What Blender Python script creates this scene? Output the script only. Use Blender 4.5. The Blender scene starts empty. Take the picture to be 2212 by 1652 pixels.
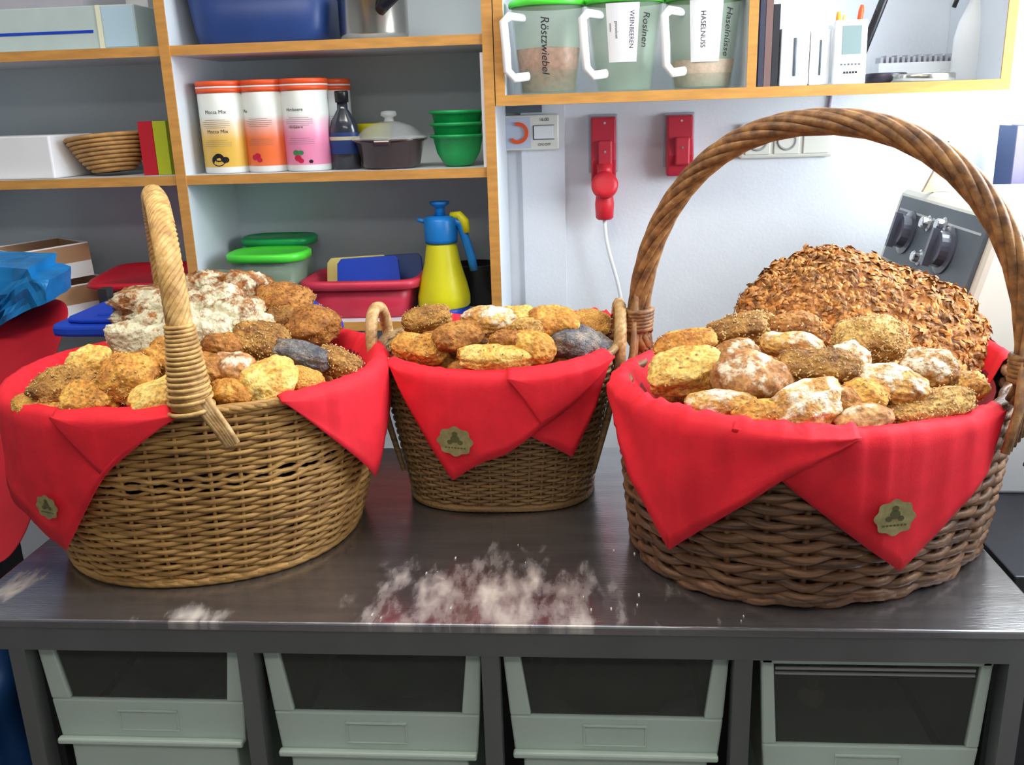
import bpy, bmesh, math, random
from mathutils import Vector, Matrix, noise
C = bpy.context.scene.collection
V = Vector
PI = math.pi
rnd = random.Random(7)

# ---------------------------------------------------------------- camera
F, CX, CY = 2000.0, 1106.0, 826.0            # focal length and centre for a 2212 x 1652 frame
CAM = V((0, 0, 1.58))
yaw, pit, rol = math.radians(4.7), math.radians(16.5), 0.032
fw = V((-math.sin(yaw)*math.cos(pit), math.cos(yaw)*math.cos(pit), -math.sin(pit)))
r0 = V((math.cos(yaw), math.sin(yaw), 0)); u0 = r0.cross(fw)
RR = r0*math.cos(rol) - u0*math.sin(rol); UU = r0*math.sin(rol) + u0*math.cos(rol)
cd = bpy.data.cameras.new('camera'); cam = bpy.data.objects.new('camera', cd); C.objects.link(cam)
cd.sensor_fit = 'HORIZONTAL'; cd.sensor_width = 36; cd.lens = F/2212*36; cd.clip_start = .02
cam.matrix_world = Matrix(((RR.x, UU.x, -fw.x, CAM.x), (RR.y, UU.y, -fw.y, CAM.y), (RR.z, UU.z, -fw.z, CAM.z), (0, 0, 0, 1)))
bpy.context.scene.camera = cam
def ray(px, py): return fw + RR*((px-CX)/F) - UU*((py-CY)/F)
def at(px, py, Y):                            # where a line of sight meets the upright plane y = Y
    d = ray(px, py); return CAM + d*(Y/d.y)
def atz(px, py, Z):
    d = ray(px, py); return CAM + d*((Z-CAM.z)/d.z)
def mpp(p): return (p-CAM).dot(fw)/F          # metres per pixel of the photograph at p

# ---------------------------------------------------------------- light and exposure
sc = bpy.context.scene
w = bpy.data.worlds.new('daylight'); sc.world = w; w.use_nodes = True
w.node_tree.nodes['Background'].inputs[0].default_value = (.86, .93, 1, 1)
w.node_tree.nodes['Background'].inputs[1].default_value = 3.0
sc.view_settings.view_transform = 'Standard'; sc.view_settings.look = 'None'
sc.view_settings.gamma = 1; sc.view_settings.use_curve_mapping = False
sc.view_settings.exposure = 0.35
def area(name, loc, target, sx, sy, power, col):
    l = bpy.data.lights.new(name, 'AREA'); l.shape = 'RECTANGLE'; l.size = sx; l.size_y = sy; l.energy = power; l.color = col
    o = bpy.data.objects.new(name, l); C.objects.link(o); o.location = loc
    o.rotation_euler = (V(target)-V(loc)).to_track_quat('-Z', 'Y').to_euler(); return o
area('window_daylight', (1.40, 1.95, 1.92), (0, 1.85, 1.6), 2.1, 1.5, 125, (.84, .93, 1))
area('ceiling_and_fill_light', (-.55, .95, 2.50), (-.55, .95, 0), 1.4, .3, 13, (1, .93, .82))
area('ceiling_and_fill_light', (-.1, -.55, 2.50), (-.1, -.4, 0), 1.4, .3, 6, (1, .95, .88))  # unseen rear lamp, added as fill from the front

# ---------------------------------------------------------------- materials
def mat(name, col, rough=.5, metal=0, bump=0, bscale=60, var=0, vscale=8, stretch=(1, 1, 1), col2=None, alpha=1, trans=0, coat=0, emis=0, sub=0, ior=1.45, sharp=0):
    m = bpy.data.materials.new(name); m.use_nodes = True; nt = m.node_tree; b = nt.nodes['Principled BSDF']
    b.inputs['Base Color'].default_value = (*col, 1); b.inputs['Roughness'].default_value = rough
    b.inputs['Metallic'].default_value = metal; b.inputs['Alpha'].default_value = alpha
    b.inputs['Transmission Weight'].default_value = trans; b.inputs['Coat Weight'].default_value = coat; b.inputs['IOR'].default_value = ior
    if sub: b.inputs['Subsurface Weight'].default_value = sub; b.inputs['Subsurface Radius'].default_value = (.02, .01, .005); b.inputs['Subsurface Scale'].default_value = .3
    if emis: b.inputs['Emission Color'].default_value = (*col, 1); b.inputs['Emission Strength'].default_value = emis
    tc = nt.nodes.new('ShaderNodeTexCoord'); mp = nt.nodes.new('ShaderNodeMapping'); mp.inputs['Scale'].default_value = stretch
    nt.links.new(tc.outputs['Object'], mp.inputs[0])
    if var or col2:
        n = nt.nodes.new('ShaderNodeTexNoise'); n.inputs['Scale'].default_value = vscale; n.inputs['Detail'].default_value = 5
        nt.links.new(mp.outputs[0], n.inputs['Vector'])
        r = nt.nodes.new('ShaderNodeValToRGB'); c2 = col2 or tuple(c*(1-var) for c in col)
        r.color_ramp.elements[0].position = .35+sharp; r.color_ramp.elements[1].position = .65-sharp
        r.color_ramp.elements[0].color = (*c2, 1); r.color_ramp.elements[1].color = (*col, 1)
        nt.links.new(n.outputs['Fac'], r.inputs[0]); nt.links.new(r.outputs[0], b.inputs['Base Color'])
    if bump:
        n2 = nt.nodes.new('ShaderNodeTexNoise'); n2.inputs['Scale'].default_value = bscale; n2.inputs['Detail'].default_value = 4
        nt.links.new(mp.outputs[0], n2.inputs['Vector'])
        bp = nt.nodes.new('ShaderNodeBump'); bp.inputs['Strength'].default_value = bump; bp.inputs['Distance'].default_value = .002
        nt.links.new(n2.outputs['Fac'], bp.inputs['Height']); nt.links.new(bp.outputs[0], b.inputs['Normal'])
    return m
M = {}
M['wall'] = mat('white_plaster', (.80, .83, .88), .8, bump=.25, bscale=120, var=.04)
M['walldim'] = mat('fill_cutting_grey', (.34, .35, .36), .6, var=.1)  # unseen left and front walls, darkened to cut frontal fill
M['ceil'] = mat('ceiling_paint', (.82, .82, .80), .9, var=.03)
M['floor'] = mat('floor_tiles', (.20, .18, .17), .5, var=.3, vscale=12, bump=.2)
M['oak'] = mat('orange_beech_edging', (.60, .29, .07), .45, var=.22, vscale=14, stretch=(1, 6, 6), bump=.1)
M['board'] = mat('white_melamine', (.66, .70, .74), .45, var=.05)
M['back'] = mat('grey_blue_back_board', (.66, .74, .78), .7, var=.08, vscale=3)
M['white'] = mat('white_plastic', (.83, .84, .85), .4, var=.04)
M['cream'] = mat('cream_enamel', (.80, .79, .70), .35, var=.05)
M['red'] = mat('red_paper_napkin', (.80, .012, .028), .75, bump=.12, bscale=400, var=.14, vscale=30)
M['redp'] = mat('pinkish_red_plastic', (.62, .035, .075), .4, var=.18, vscale=10)
M['redd'] = mat('red_plastic', (.55, .012, .03), .4, var=.1)
M['blue'] = mat('bright_blue_plastic', (.008, .055, .52), .38, var=.15)
M['navy'] = mat('dark_blue_plastic', (.018, .05, .20), .4, var=.15)
M['skyb'] = mat('light_blue_plastic', (.01, .22, .66), .35, var=.15, vscale=20)
M['bag'] = mat('blue_film', (.01, .20, .52), .35, var=.35, vscale=12)
M['green'] = mat('lime_green_plastic', (.08, .72, .04), .35, var=.1)
M['dgreen'] = mat('green_plastic', (.01, .40, .10), .35, var=.2, vscale=20)
M['yellow'] = mat('yellow_plastic', (.74, .70, .01), .4, var=.08)
M['black'] = mat('black_plastic', (.012, .012, .015), .35, var=.1)
M['grey'] = mat('grey_panel', (.11, .14, .17), .4, var=.15)
M['orange'] = mat('orange_plastic', (.85, .10, .02), .4, var=.05)
M['steel'] = mat('polished_steel', (.55, .53, .48), .22, metal=1, var=.15)
M['chrome'] = mat('chrome', (.8, .8, .8), .12, metal=1)
M['gold'] = mat('gold_foil', (.42, .36, .16), .38, metal=.55, var=.3, vscale=90)
M['ink'] = mat('ink', (.015, .015, .02), .7)
M['golddk'] = mat('dark_gold_print', (.10, .09, .03), .5, var=.2)
M['clear'] = mat('clear_plastic', (.50, .66, .48), .25, alpha=.24, var=.05)
M['glass'] = mat('clear_glass', (.75, .80, .80), .08, alpha=.3)
M['brownglass'] = mat('brown_casserole', (.045, .02, .02), .2, coat=.5, var=.2)
M['card'] = mat('brown_cardboard', (.42, .24, .13), .8, var=.12)
M['paper'] = mat('white_paper', (.82, .82, .84), .7, var=.04)
M['pane'] = mat('dark_clear_plastic', (.08, .085, .075), .35, alpha=.5, var=.1)
M['bin'] = mat('cream_white_bin_plastic', (.55, .66, .58), .4, sub=.05, var=.08, vscale=5)
M['darkin'] = mat('dark_interior', (.03, .03, .032), .7, var=.3)
M['coil'] = mat('coiled_cane', (.56, .30, .10), .6, bump=.5, bscale=120, var=.3, vscale=50)
M['winw'] = mat('white_window_frame', (.85, .87, .9), .4)
M['lamp'] = mat('lamp_diffuser', (1, .96, .9), .5, emis=2.5)
M['screen'] = mat('grey_display', (.20, .27, .27), .3)

# stainless table with flour smears
def steel_table():
    m = mat('brushed_steel_top', (.38, .375, .39), .30, metal=.9, bump=.15, bscale=40, stretch=(1, 8, 1), var=.22, vscale=5)
    nt = m.node_tree; b = nt.nodes['Principled BSDF']; N = nt.nodes.new; L = nt.links.new
    geo = N('ShaderNodeNewGeometry'); sx = N('ShaderNodeSeparateXYZ'); L(geo.outputs['Position'], sx.inputs[0])
    mp = N('ShaderNodeMapping'); mp.inputs['Scale'].default_value = (26, 9, 1); mp.inputs['Rotation'].default_value = (0, 0, .3); L(geo.outputs['Position'], mp.inputs[0])
    n = N('ShaderNodeTexNoise'); n.inputs['Scale'].default_value = 1.0; n.inputs['Detail'].default_value = 7; n.inputs['Roughness'].default_value = .62; L(mp.outputs[0], n.inputs['Vector'])
    def mth(op, a, bb=None, c=None):
        q = N('ShaderNodeMath'); q.operation = op
        for i, v in enumerate((a, bb, c)):
            if v is None: continue
            if isinstance(v, (int, float)): q.inputs[i].default_value = v
            else: L(v, q.inputs[i])
        return q.outputs[0]
    def gauss(cx, cy, rx, ry):
        dx = mth('DIVIDE', mth('SUBTRACT', sx.outputs[0], cx), rx); dy = mth('DIVIDE', mth('SUBTRACT', sx.outputs[1], cy), ry)
        return mth('EXPONENT', mth('MULTIPLY', mth('ADD', mth('MULTIPLY', dx, dx), mth('MULTIPLY', dy, dy)), -1))
    g = mth('MAXIMUM', gauss(-.13, 1.19, .21, .14), mth('MULTIPLY', gauss(-.56, 1.135, .055, .035), .95))
    g = mth('MAXIMUM', g, mth('MULTIPLY', gauss(-.87, 1.25, .035, .12), .66))
    f = mth('ADD', n.outputs['Fac'], mth('MULTIPLY', g, .33))
    r = N('ShaderNodeMapRange'); r.inputs[1].default_value = .66; r.inputs[2].default_value = .98; L(f, r.inputs[0])
    k = mth('MULTIPLY', r.outputs[0], .85)
    mx = N('ShaderNodeMix'); mx.data_type = 'RGBA'; L(k, mx.inputs[0])
    src = b.inputs['Base Color'].links[0].from_socket; L(src, mx.inputs[6]); mx.inputs[7].default_value = (.72, .64, .56, 1); L(mx.outputs[2], b.inputs['Base Color'])
    mt = N('ShaderNodeMath'); mt.operation = 'MULTIPLY_ADD'; L(k, mt.inputs[0]); mt.inputs[1].default_value = -.9; mt.inputs[2].default_value = .9; L(mt.outputs[0], b.inputs['Metallic'])
    rr = N('ShaderNodeMath'); rr.operation = 'MULTIPLY_ADD'; L(k, rr.inputs[0]); rr.inputs[1].default_value = .4; rr.inputs[2].default_value = .21; L(rr.outputs[0], b.inputs['Roughness'])
    return m
M['table'] = steel_table()
M['leg'] = mat('brushed_steel_frame', (.24, .25, .25), .42, metal=.75, var=.15, stretch=(1, 1, .2))

def wicker(name, c1, c2, c3, scl=(9, 9, 190)):
    m = mat(name, c1, .55, bump=.6, bscale=160, coat=.08); nt = m.node_tree; b = nt.nodes['Principled BSDF']; N = nt.nodes.new; L = nt.links.new
    tc = N('ShaderNodeTexCoord'); mp = N('ShaderNodeMapping'); mp.inputs['Scale'].default_value = scl; L(tc.outputs['Object'], mp.inputs[0])
    n = N('ShaderNodeTexNoise'); n.inputs['Scale'].default_value = 1; n.inputs['Detail'].default_value = 3; L(mp.outputs[0], n.inputs['Vector'])
    r = N('ShaderNodeValToRGB'); e = r.color_ramp.elements; e[0].position = .3; e[0].color = (*c3, 1); e[1].position = .68; e[1].color = (*c1, 1)
    q = e.new(.5); q.color = (*c2, 1); L(n.outputs['Fac'], r.inputs[0]); L(r.outputs[0], b.inputs['Base Color']); return m
M['wickL'] = wicker('golden_wicker', (.54, .31, .095), (.39, .21, .058), (.19, .09, .026))
M['wickLh'] = wicker('golden_wicker_handle', (.66, .42, .16), (.52, .31, .10), (.34, .18, .055), (55, 55, 55))
M['wickC'] = wicker('brown_wicker', (.36, .22, .085), (.27, .155, .06), (.15, .08, .03))
M['wickCh'] = wicker('pale_wicker_handle', (.62, .42, .20), (.50, .30, .12), (.32, .17, .06), (55, 55, 55))
M['wickR'] = wicker('dark_wicker', (.25, .125, .055), (.15, .07, .032), (.06, .03, .016))
M['wickRh'] = wicker('brown_willow_handle', (.38, .19, .065), (.24, .11, .038), (.10, .045, .02), (55, 55, 55))

def bread(name, base, light, dark, flour=0, fine=170, flourcol=(.80, .70, .52), rough=.7, bump=.9, front=False):
    base, light, dark = [(c[0]*1.0, c[1]*.90, c[2]*.55) for c in (base, light, dark)]
    m = bpy.data.materials.new(name); m.use_nodes = True; nt = m.node_tree; b = nt.nodes['Principled BSDF']; N = nt.nodes.new; L = nt.links.new
    b.inputs['Roughness'].default_value = rough
    tc = N('ShaderNodeTexCoord'); oi = N('ShaderNodeObjectInfo'); va = N('ShaderNodeVectorMath'); va.operation = 'ADD'
    L(tc.outputs['Object'], va.inputs[0]); cb = N('ShaderNodeCombineXYZ'); L(oi.outputs['Random'], cb.inputs[0]); L(oi.outputs['Random'], cb.inputs[1]); L(cb.outputs[0], va.inputs[1])
    n1 = N('ShaderNodeTexNoise'); n1.inputs['Scale'].default_value = 28; n1.inputs['Detail'].default_value = 6; n1.inputs['Roughness'].default_value = .65; L(va.outputs[0], n1.inputs['Vector'])
    r = N('ShaderNodeValToRGB'); e = r.color_ramp.elements; e[0].position = .33; e[0].color = (*dark, 1); e[1].position = .66; e[1].color = (*light, 1); q = e.new(.5); q.color = (*base, 1)
    L(n1.outputs['Fac'], r.inputs[0])
    n2 = N('ShaderNodeTexNoise'); n2.inputs['Scale'].default_value = fine; n2.inputs['Detail'].default_value = 3; L(va.outputs[0], n2.inputs['Vector'])
    mr = N('ShaderNodeMapRange'); mr.inputs[1].default_value = .35; mr.inputs[2].default_value = .65; mr.inputs[3].default_value = .62; mr.inputs[4].default_value = 1.2; L(n2.outputs['Fac'], mr.inputs[0])
    ml = N('ShaderNodeVectorMath'); ml.operation = 'SCALE'; L(r.outputs[0], ml.inputs[0]); L(mr.outputs[0], ml.inputs['Scale'])
    out = ml.outputs[0]
    if flour:
        n3 = N('ShaderNodeTexNoise'); n3.inputs['Scale'].default_value = 34; n3.inputs['Detail'].default_value = 8; n3.inputs['Roughness'].default_value = .7; L(va.outputs[0], n3.inputs['Vector'])
        sz = N('ShaderNodeSeparateXYZ'); L(tc.outputs['Generated'], sz.inputs[0])
        ad = N('ShaderNodeMath'); ad.operation = 'MULTIPLY_ADD'; L(sz.outputs[1 if front else 2], ad.inputs[0]); ad.inputs[1].default_value = -.34 if front else .28; sh = .34 if front else 0; L(n3.outputs['Fac'], ad.inputs[2])
        mk = N('ShaderNodeMapRange'); mk.inputs[1].default_value = .80-.26*flour-sh; mk.inputs[2].default_value = .90-.2*flour-sh; L(ad.outputs[0], mk.inputs[0])
        mx = N('ShaderNodeMix'); mx.data_type = 'RGBA'; L(mk.outputs[0], mx.inputs[0]); L(out, mx.inputs[6]); mx.inputs[7].default_value = (*flourcol, 1); out = mx.outputs[2]
    L(out, b.inputs['Base Color'])
    bp = N('ShaderNodeBump'); bp.inputs['Strength'].default_value = bump; bp.inputs['Distance'].default_value = .004
    L(n2.outputs['Fac'], bp.inputs['Height']); L(bp.outputs[0], b.inputs['Normal']); return m
BM = dict(
 gold=bread('golden_crust', (.62, .30, .07), (.80, .50, .16), (.38, .14, .03)),
 semolina=bread('semolina_crust', (.66, .36, .10), (.78, .50, .17), (.50, .22, .05), fine=420),
 pale=bread('pale_cheesy_crust', (.80, .55, .20), (.88, .72, .38), (.60, .30, .07), rough=.55),
 brown=bread('brown_crust', (.40, .17, .045), (.58, .30, .10), (.22, .08, .02)),
 seed=bread('seeded_brown_crust', (.36, .18, .05), (.58, .34, .12), (.15, .06, .018), fine=260),
 sesame=bread('sesame_crust', (.60, .37, .15), (.78, .56, .28), (.34, .16, .05), fine=230),
 flour=bread('floury_brown_crust', (.42, .19, .07), (.60, .34, .14), (.22, .09, .03), flour=.30),
 white=bread('floury_pale_crust', (.62, .34, .12), (.78, .54, .26), (.38, .16, .05), flour=.40, flourcol=(.82, .74, .60)),
 pink=bread('smooth_rye_crust', (.44, .21, .10), (.60, .34, .19), (.30, .12, .05), flour=.22, bump=.4),
 poppy=bread('poppy_seed_crust', (.17, .175, .29), (.42, .36, .42), (.05, .06, .13), fine=330),
 loaf=bread('dark_floured_loaf_crust', (.34, .13, .04), (.50, .23, .08), (.16, .05, .015), flour=.62, flourcol=(.72, .67, .47), front=True),
 crust=bread('roasted_seed_crust', (.36, .13, .03), (.56, .24, .06), (.14, .045, .012)),
)
M['flakeA'] = mat('roasted_flake', (.74, .31, .07), .55, var=.78, vscale=70)
M['flakeB'] = mat('sesame_seed', (.70, .45, .17), .6, var=.35, vscale=60)
M['crumb'] = mat('pale_bread_crumb', (.86, .74, .48), .8, bump=.4, bscale=200, var=.1)

# ---------------------------------------------------------------- mesh helpers
def obj(name, bm, m, parent=None, smooth=False, loc=None, kind=None, bevel=0):
    me = bpy.data.meshes.new(name); bm.to_mesh(me); bm.free()
    o = bpy.data.objects.new(name, me); C.objects.link(o)
    ms = m if isinstance(m, (list, tuple)) else [m]
    for q in ms: me.materials.append(q)
    if smooth:
        for p in me.polygons: p.use_smooth = True
    if parent is not None: o.parent = parent
    if loc is not None: o.location = loc
    if kind: o['kind'] = kind
    if bevel:
        b = o.modifiers.new('bevel', 'BEVEL'); b.width = bevel; b.segments = 2; b.limit_method = 'ANGLE'; b.angle_limit = .7
    return o
def tag(o, label, cat, group=None):
    o['label'] = label; o['category'] = cat
    if group: o['group'] = group
    return o
def thing(name, loc, label, cat, group=None, rz=0):
    o = bpy.data.objects.new(name, None); C.objects.link(o); o.location = loc; o.rotation_euler = (0, 0, rz)
    o.empty_display_size = .02
    return tag(o, label, cat, group)
def box(bm, x0, x1, y0, y1, z0, z1, mi=0):
    vs = [bm.verts.new((x, y, z)) for z in (z0, z1) for y in (y0, y1) for x in (x0, x1)]
    for f in ((0, 2, 3, 1), (4, 5, 7, 6), (0, 1, 5, 4), (2, 6, 7, 3), (0, 4, 6, 2), (1, 3, 7, 5)):
        q = bm.faces.new([vs[i] for i in f]); q.material_index = mi
    return vs
def B(*a):
    bm = bmesh.new(); box(bm, *a); return bm
def Bs(*boxes):
    bm = bmesh.new()
    for a in boxes: box(bm, *a)
    return bm
def tube(bm, pts, r, seg=8, closed=False, caps=True, flat=1.0, up=None, mi=0):
    pts = [V(p) for p in pts]; n = len(pts); rings = []
    nrm = None
    for i, p in enumerate(pts):
        a = pts[(i-1) % n] if (closed or i > 0) else p; b = pts[(i+1) % n] if (closed or i < n-1) else p
        t = (b-a).normalized() if (b-a).length > 1e-9 else V((0, 0, 1))
        if up is not None: nn = (V(up)-t*V(up).dot(t))
        elif nrm is None: nn = t.orthogonal()
        else: nn = nrm-t*nrm.dot(t)
        if nn.length < 1e-6: nn = t.orthogonal()
        nn.normalize(); nrm = nn; bb = t.cross(nn)
        rr = r[i] if isinstance(r, (list, tuple)) else r
        rings.append([bm.verts.new(p+nn*(math.cos(2*PI*k/seg)*rr*flat)+bb*(math.sin(2*PI*k/seg)*rr)) for k in range(seg)])
    m = n if closed else n-1
    for i in range(m):
        A, Bq = rings[i], rings[(i+1) % n]
        for k in range(seg):
            f = bm.faces.new((A[k], A[(k+1) % seg], Bq[(k+1) % seg], Bq[k])); f.material_index = mi; f.smooth = True
    if caps and not closed:
        for q in (rings[0][::-1], rings[-1]):
            f = bm.faces.new(q); f.material_index = mi
def rope(bm, pts, R, n, turns, closed=False, seg=6, k=1.12, phase=0):
    pts = [V(p) for p in pts]; N = len(pts)
    ts = []
    for i in range(N):
        a = pts[(i-1) % N] if (closed or i > 0) else pts[i]; b = pts[(i+1) % N] if (closed or i < N-1) else pts[i]
        ts.append((b-a).normalized())
    nn = ts[0].orthogonal().normalized(); fr = []
    for i in range(N):
        nn = (nn-ts[i]*nn.dot(ts[i])).normalized(); fr.append((nn.copy(), ts[i].cross(nn)))
    rs = R*math.sin(PI/n)*k
    for s in range(n):
        q = []
        for i in range(N):
            Ri = R[i] if isinstance(R, list) else R
            an = phase+2*PI*(s/n+turns*i/(N if closed else N-1))
            q.append(pts[i]+fr[i][0]*(math.cos(an)*(Ri-rs*.8))+fr[i][1]*(math.sin(an)*(Ri-rs*.8)))
        tube(bm, q, rs, seg, closed)
def lathe(bm, prof, seg=40, c=(0, 0, 0), sx=1, sy=1, mi=0, cap0=True, cap1=True, n=2.0):
    rings = []
    for (r, z) in prof:
        ring = []
        for k in range(seg):
            a = 2*PI*k/seg; ca, sa = math.cos(a), math.sin(a)
            ring.append(bm.verts.new((c[0]+r*sx*math.copysign(abs(ca)**(2/n), ca), c[1]+r*sy*math.copysign(abs(sa)**(2/n), sa), c[2]+z)))
        rings.append(ring)
    for A, Bq in zip(rings, rings[1:]):
        for k in range(seg):
            f = bm.faces.new((A[k], A[(k+1) % seg], Bq[(k+1) % seg], Bq[k])); f.material_index = mi; f.smooth = True
    if cap0: bm.faces.new(rings[0][::-1]).material_index = mi
    if cap1: bm.faces.new(rings[-1]).material_index = mi
def Lt(prof, **k):
    bm = bmesh.new(); lathe(bm, prof, **k); return bm
def prism(pts2, z0, z1, fn=None):
    bm = bmesh.new(); f = fn or (lambda x, y, z: (x, y, z))
    a = [bm.verts.new(f(x, y, z0)) for x, y in pts2]; b = [bm.verts.new(f(x, y, z1)) for x, y in pts2]; n = len(a)
    bm.faces.new(a[::-1]); bm.faces.new(b)
    for i in range(n): bm.faces.new((a[i], a[(i+1) % n], b[(i+1) % n], b[i]))
    return bm
def rot(bm, ax, ang, cen=(0, 0, 0)):
    bmesh.ops.rotate(bm, cent=cen, matrix=Matrix.Rotation(ang, 3, ax), verts=bm.verts); return bm
def text(name, s, size, m, parent, fn, vertical=False, shear=0):
    """lettering as a mesh; fn maps (x, y) of the centred text to a point"""
    cu = bpy.data.curves.new(name, 'FONT'); cu.body = s; cu.size = size; cu.align_x = 'CENTER'; cu.align_y = 'CENTER'; cu.shear = shear
    if vertical: cu.space_line = .72
    t = bpy.data.objects.new(name, cu); me = bpy.data.meshes.new_from_object(t)
    bm = bmesh.new(); bm.from_mesh(me); bmesh.ops.triangulate(bm, faces=bm.faces)
    for v in bm.verts: v.co = V(fn(v.co.x, v.co.y))
    bpy.data.objects.remove(t)
    return obj(name, bm, m, parent)

# ---------------------------------------------------------------- the room
def struct(name, bm, m): return obj(name, bm, m, kind='structure')
WY = 2.42; WX = 1.10; LX = -2.1; RY = -1.5; CZ = 2.6
struct('floor', B(LX-.1, 1.5, RY, WY+.1, -.1, 0), M['floor'])
struct('ceiling', B(LX-.1, WX+.1, RY, WY+.1, CZ, CZ+.1), M['ceil'])
struct('wall_back', B(LX-.1, WX+.1, WY, WY+.1, 0, CZ), M['wall'])
struct('wall_left', B(LX-.1, LX, RY, WY, 0, CZ), M['walldim'])
struct('wall_front', B(LX-.1, WX+.1, RY-.1, RY, 0, CZ), M['walldim'])
wy0, wy1, wz0, wz1 = .95, 2.36, 1.36, 2.44
struct('wall_right', Bs((WX, WX+.1, RY, wy0, 0, CZ), (WX, WX+.1, wy1, WY, 0, CZ), (WX, WX+.1, wy0, wy1, 0, wz0), (WX, WX+.1, wy0, wy1, wz1, CZ)), M['wall'])
wn = struct('window_1', Bs((WX+.02, WX+.07, wy0, wy1, wz0, wz0+.05), (WX+.02, WX+.07, wy0, wy1, wz1-.05, wz1), (WX+.02, WX+.07, wy0, wy0+.05, wz0+.05, wz1-.05),
    (WX+.02, WX+.07, wy1-.05, wy1, wz0+.05, wz1-.05), (WX+.025, WX+.065, 1.63, 1.68, wz0+.05, wz1-.05)), M['winw'])
gp = mat('window_pane', (.9, .95, 1), .02, alpha=.12)
obj('pane', B(WX+.043, WX+.047, wy0+.05, wy1-.05, wz0+.05, wz1-.05), gp, wn)
struct('trim_1', B(-.155, -.046, WY-.012, WY, .9, 1.595), M['wall'])
for nm, (lx, ly) in (('a', (-.55, .95)), ('b', (-.1, -.55))):  # rear fixture is added to carry the front fill
    t = thing('ceiling_and_fill_lamp', (lx, ly, CZ), 'long ceiling light above the worktable' if nm == 'a' else 'added fill light on the ceiling behind the camera', 'lamp')
    obj('housing', B(-.75, .75, -.18, .18, -.05, 0), M['white'], t)
    obj('diffuser', B(-.71, .71, -.15, .15, -.07, -.05), M['lamp'], t)

# ---------------------------------------------------------------- left shelving
YF = 2.10
zs = [1.724, 1.444, 1.096]; th = .011
xp = [-1.62, -.917, -.202]
su = thing('shelving_unit', (-.9, YF, 1.08), 'tall open wall shelving with orange wood edges and blue-grey back, left', 'shelf')
def inv(bm, o):
    bmesh.ops.translate(bm, vec=-o.location, verts=bm.verts); return bm
for x in xp:
    o = obj('side_panel', inv(B(x-.010, x+.010, YF+.004, WY-.012, 1.085, 2.2), su), M['board'], su)
    obj('edging', inv(B(x-.0115, x+.0115, YF, YF+.004, 1.085, 2.2), su), M['oak'], su)
for x0, x1 in zip(xp, xp[1:]):
    for z in zs:
        obj('shelf_board', inv(B(x0+.010, x1-.010, YF+.008, WY-.012, z-.010, z+.010), su), M['board'], su)
        obj('edging', inv(B(x0+.0115, x1-.0115, YF+.004, YF+.008, z-.0105, z+.0105), su), M['oak'], su)
obj('back_panel', inv(B(xp[0], xp[2]-.0, WY-.012, WY-.001, 1.085, 2.2), su), M['back'], su)
S1, S2, S3 = [z+.0105 for z in zs]
# right shelf box
rx0, rx1, rxd = -.178, .880, .358; rz = 1.596
ru = thing('wall_shelf', (.35, YF, rz), 'open wall shelf box with orange edges above the red sockets, right', 'shelf')
for a, nm in (((rx0-.010, rx0+.010, YF+.004, WY-.001, rz-.011, 2.2), 'side_panel'), ((rx1-.010, rx1+.010, YF+.004, WY-.001, rz-.011, 2.2), 'side_panel'), ((rxd-.009, rxd+.009, YF+.004, WY-.001, rz+.011, 2.2), 'divider'), ((rx0+.010, rx1-.010, YF+.004, WY-.001, rz-.011, rz+.011), 'shelf_board')):
    obj(nm, inv(B(*a), ru), M['board'], ru)
for a in ((rx0-.0105, rx0+.0105, YF, YF+.004, rz-.011, 2.2), (rx1-.010, rx1+.010, YF, YF+.004, rz-.011, 2.2), (rxd-.010, rxd+.010, YF, YF+.004, rz+.011, 2.2), (rx0+.0105, rx1-.010, YF, YF+.004, rz-.011, rz+.011)):
    obj('edging', inv(B(*a), ru), M['oak'], ru)
SR = rz+.0115

# ---------------------------------------------------------------- things on the shelves
# top left: flat boxes
p = at(0, 112, 2.13)
t = tag(obj('cardboard_box', B(-.62, .0, 0, .20, 0, .092), mat('pale_printed_card', (.50, .60, .58), .6, var=.1), loc=(at(300, 100, 2.13).x, 2.13, S1), bevel=.003), 'long pale blue-grey box with a blue stripe, top left shelf', 'box')
obj('stripe', B(-.5, -.10, -.0015, 0, .035, .041), M['blue'], t)
obj('end_panel', B(-.075, -.002, -.0015, 0, .004, .088), mat('pale_blue_card', (.42, .58, .68), .6), t)
obj('tape', B(-.088, -.078, -.002, 0, .0, .092), mat('cream_tape', (.75, .74, .55), .6), t)
tag(obj('paper_stack', prism([(-.40, .0), (0, 0), (.04, .13), (-.4, .15)], 0, .045), mat('grey_paper', (.45, .44, .50), .7, var=.1), loc=(at(200, 30, 2.2).x, 2.16, S1+.0925)), 'grey paper stack lying on the striped pale box', 'paper')
tag(obj('cardboard_box', B(-.16, 0, 0, .06, 0, .25), M['paper'], loc=(at(325, 50, 2.34).x, 2.34, S1), bevel=.003), 'plain white upright box behind the striped pale box', 'box')
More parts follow.
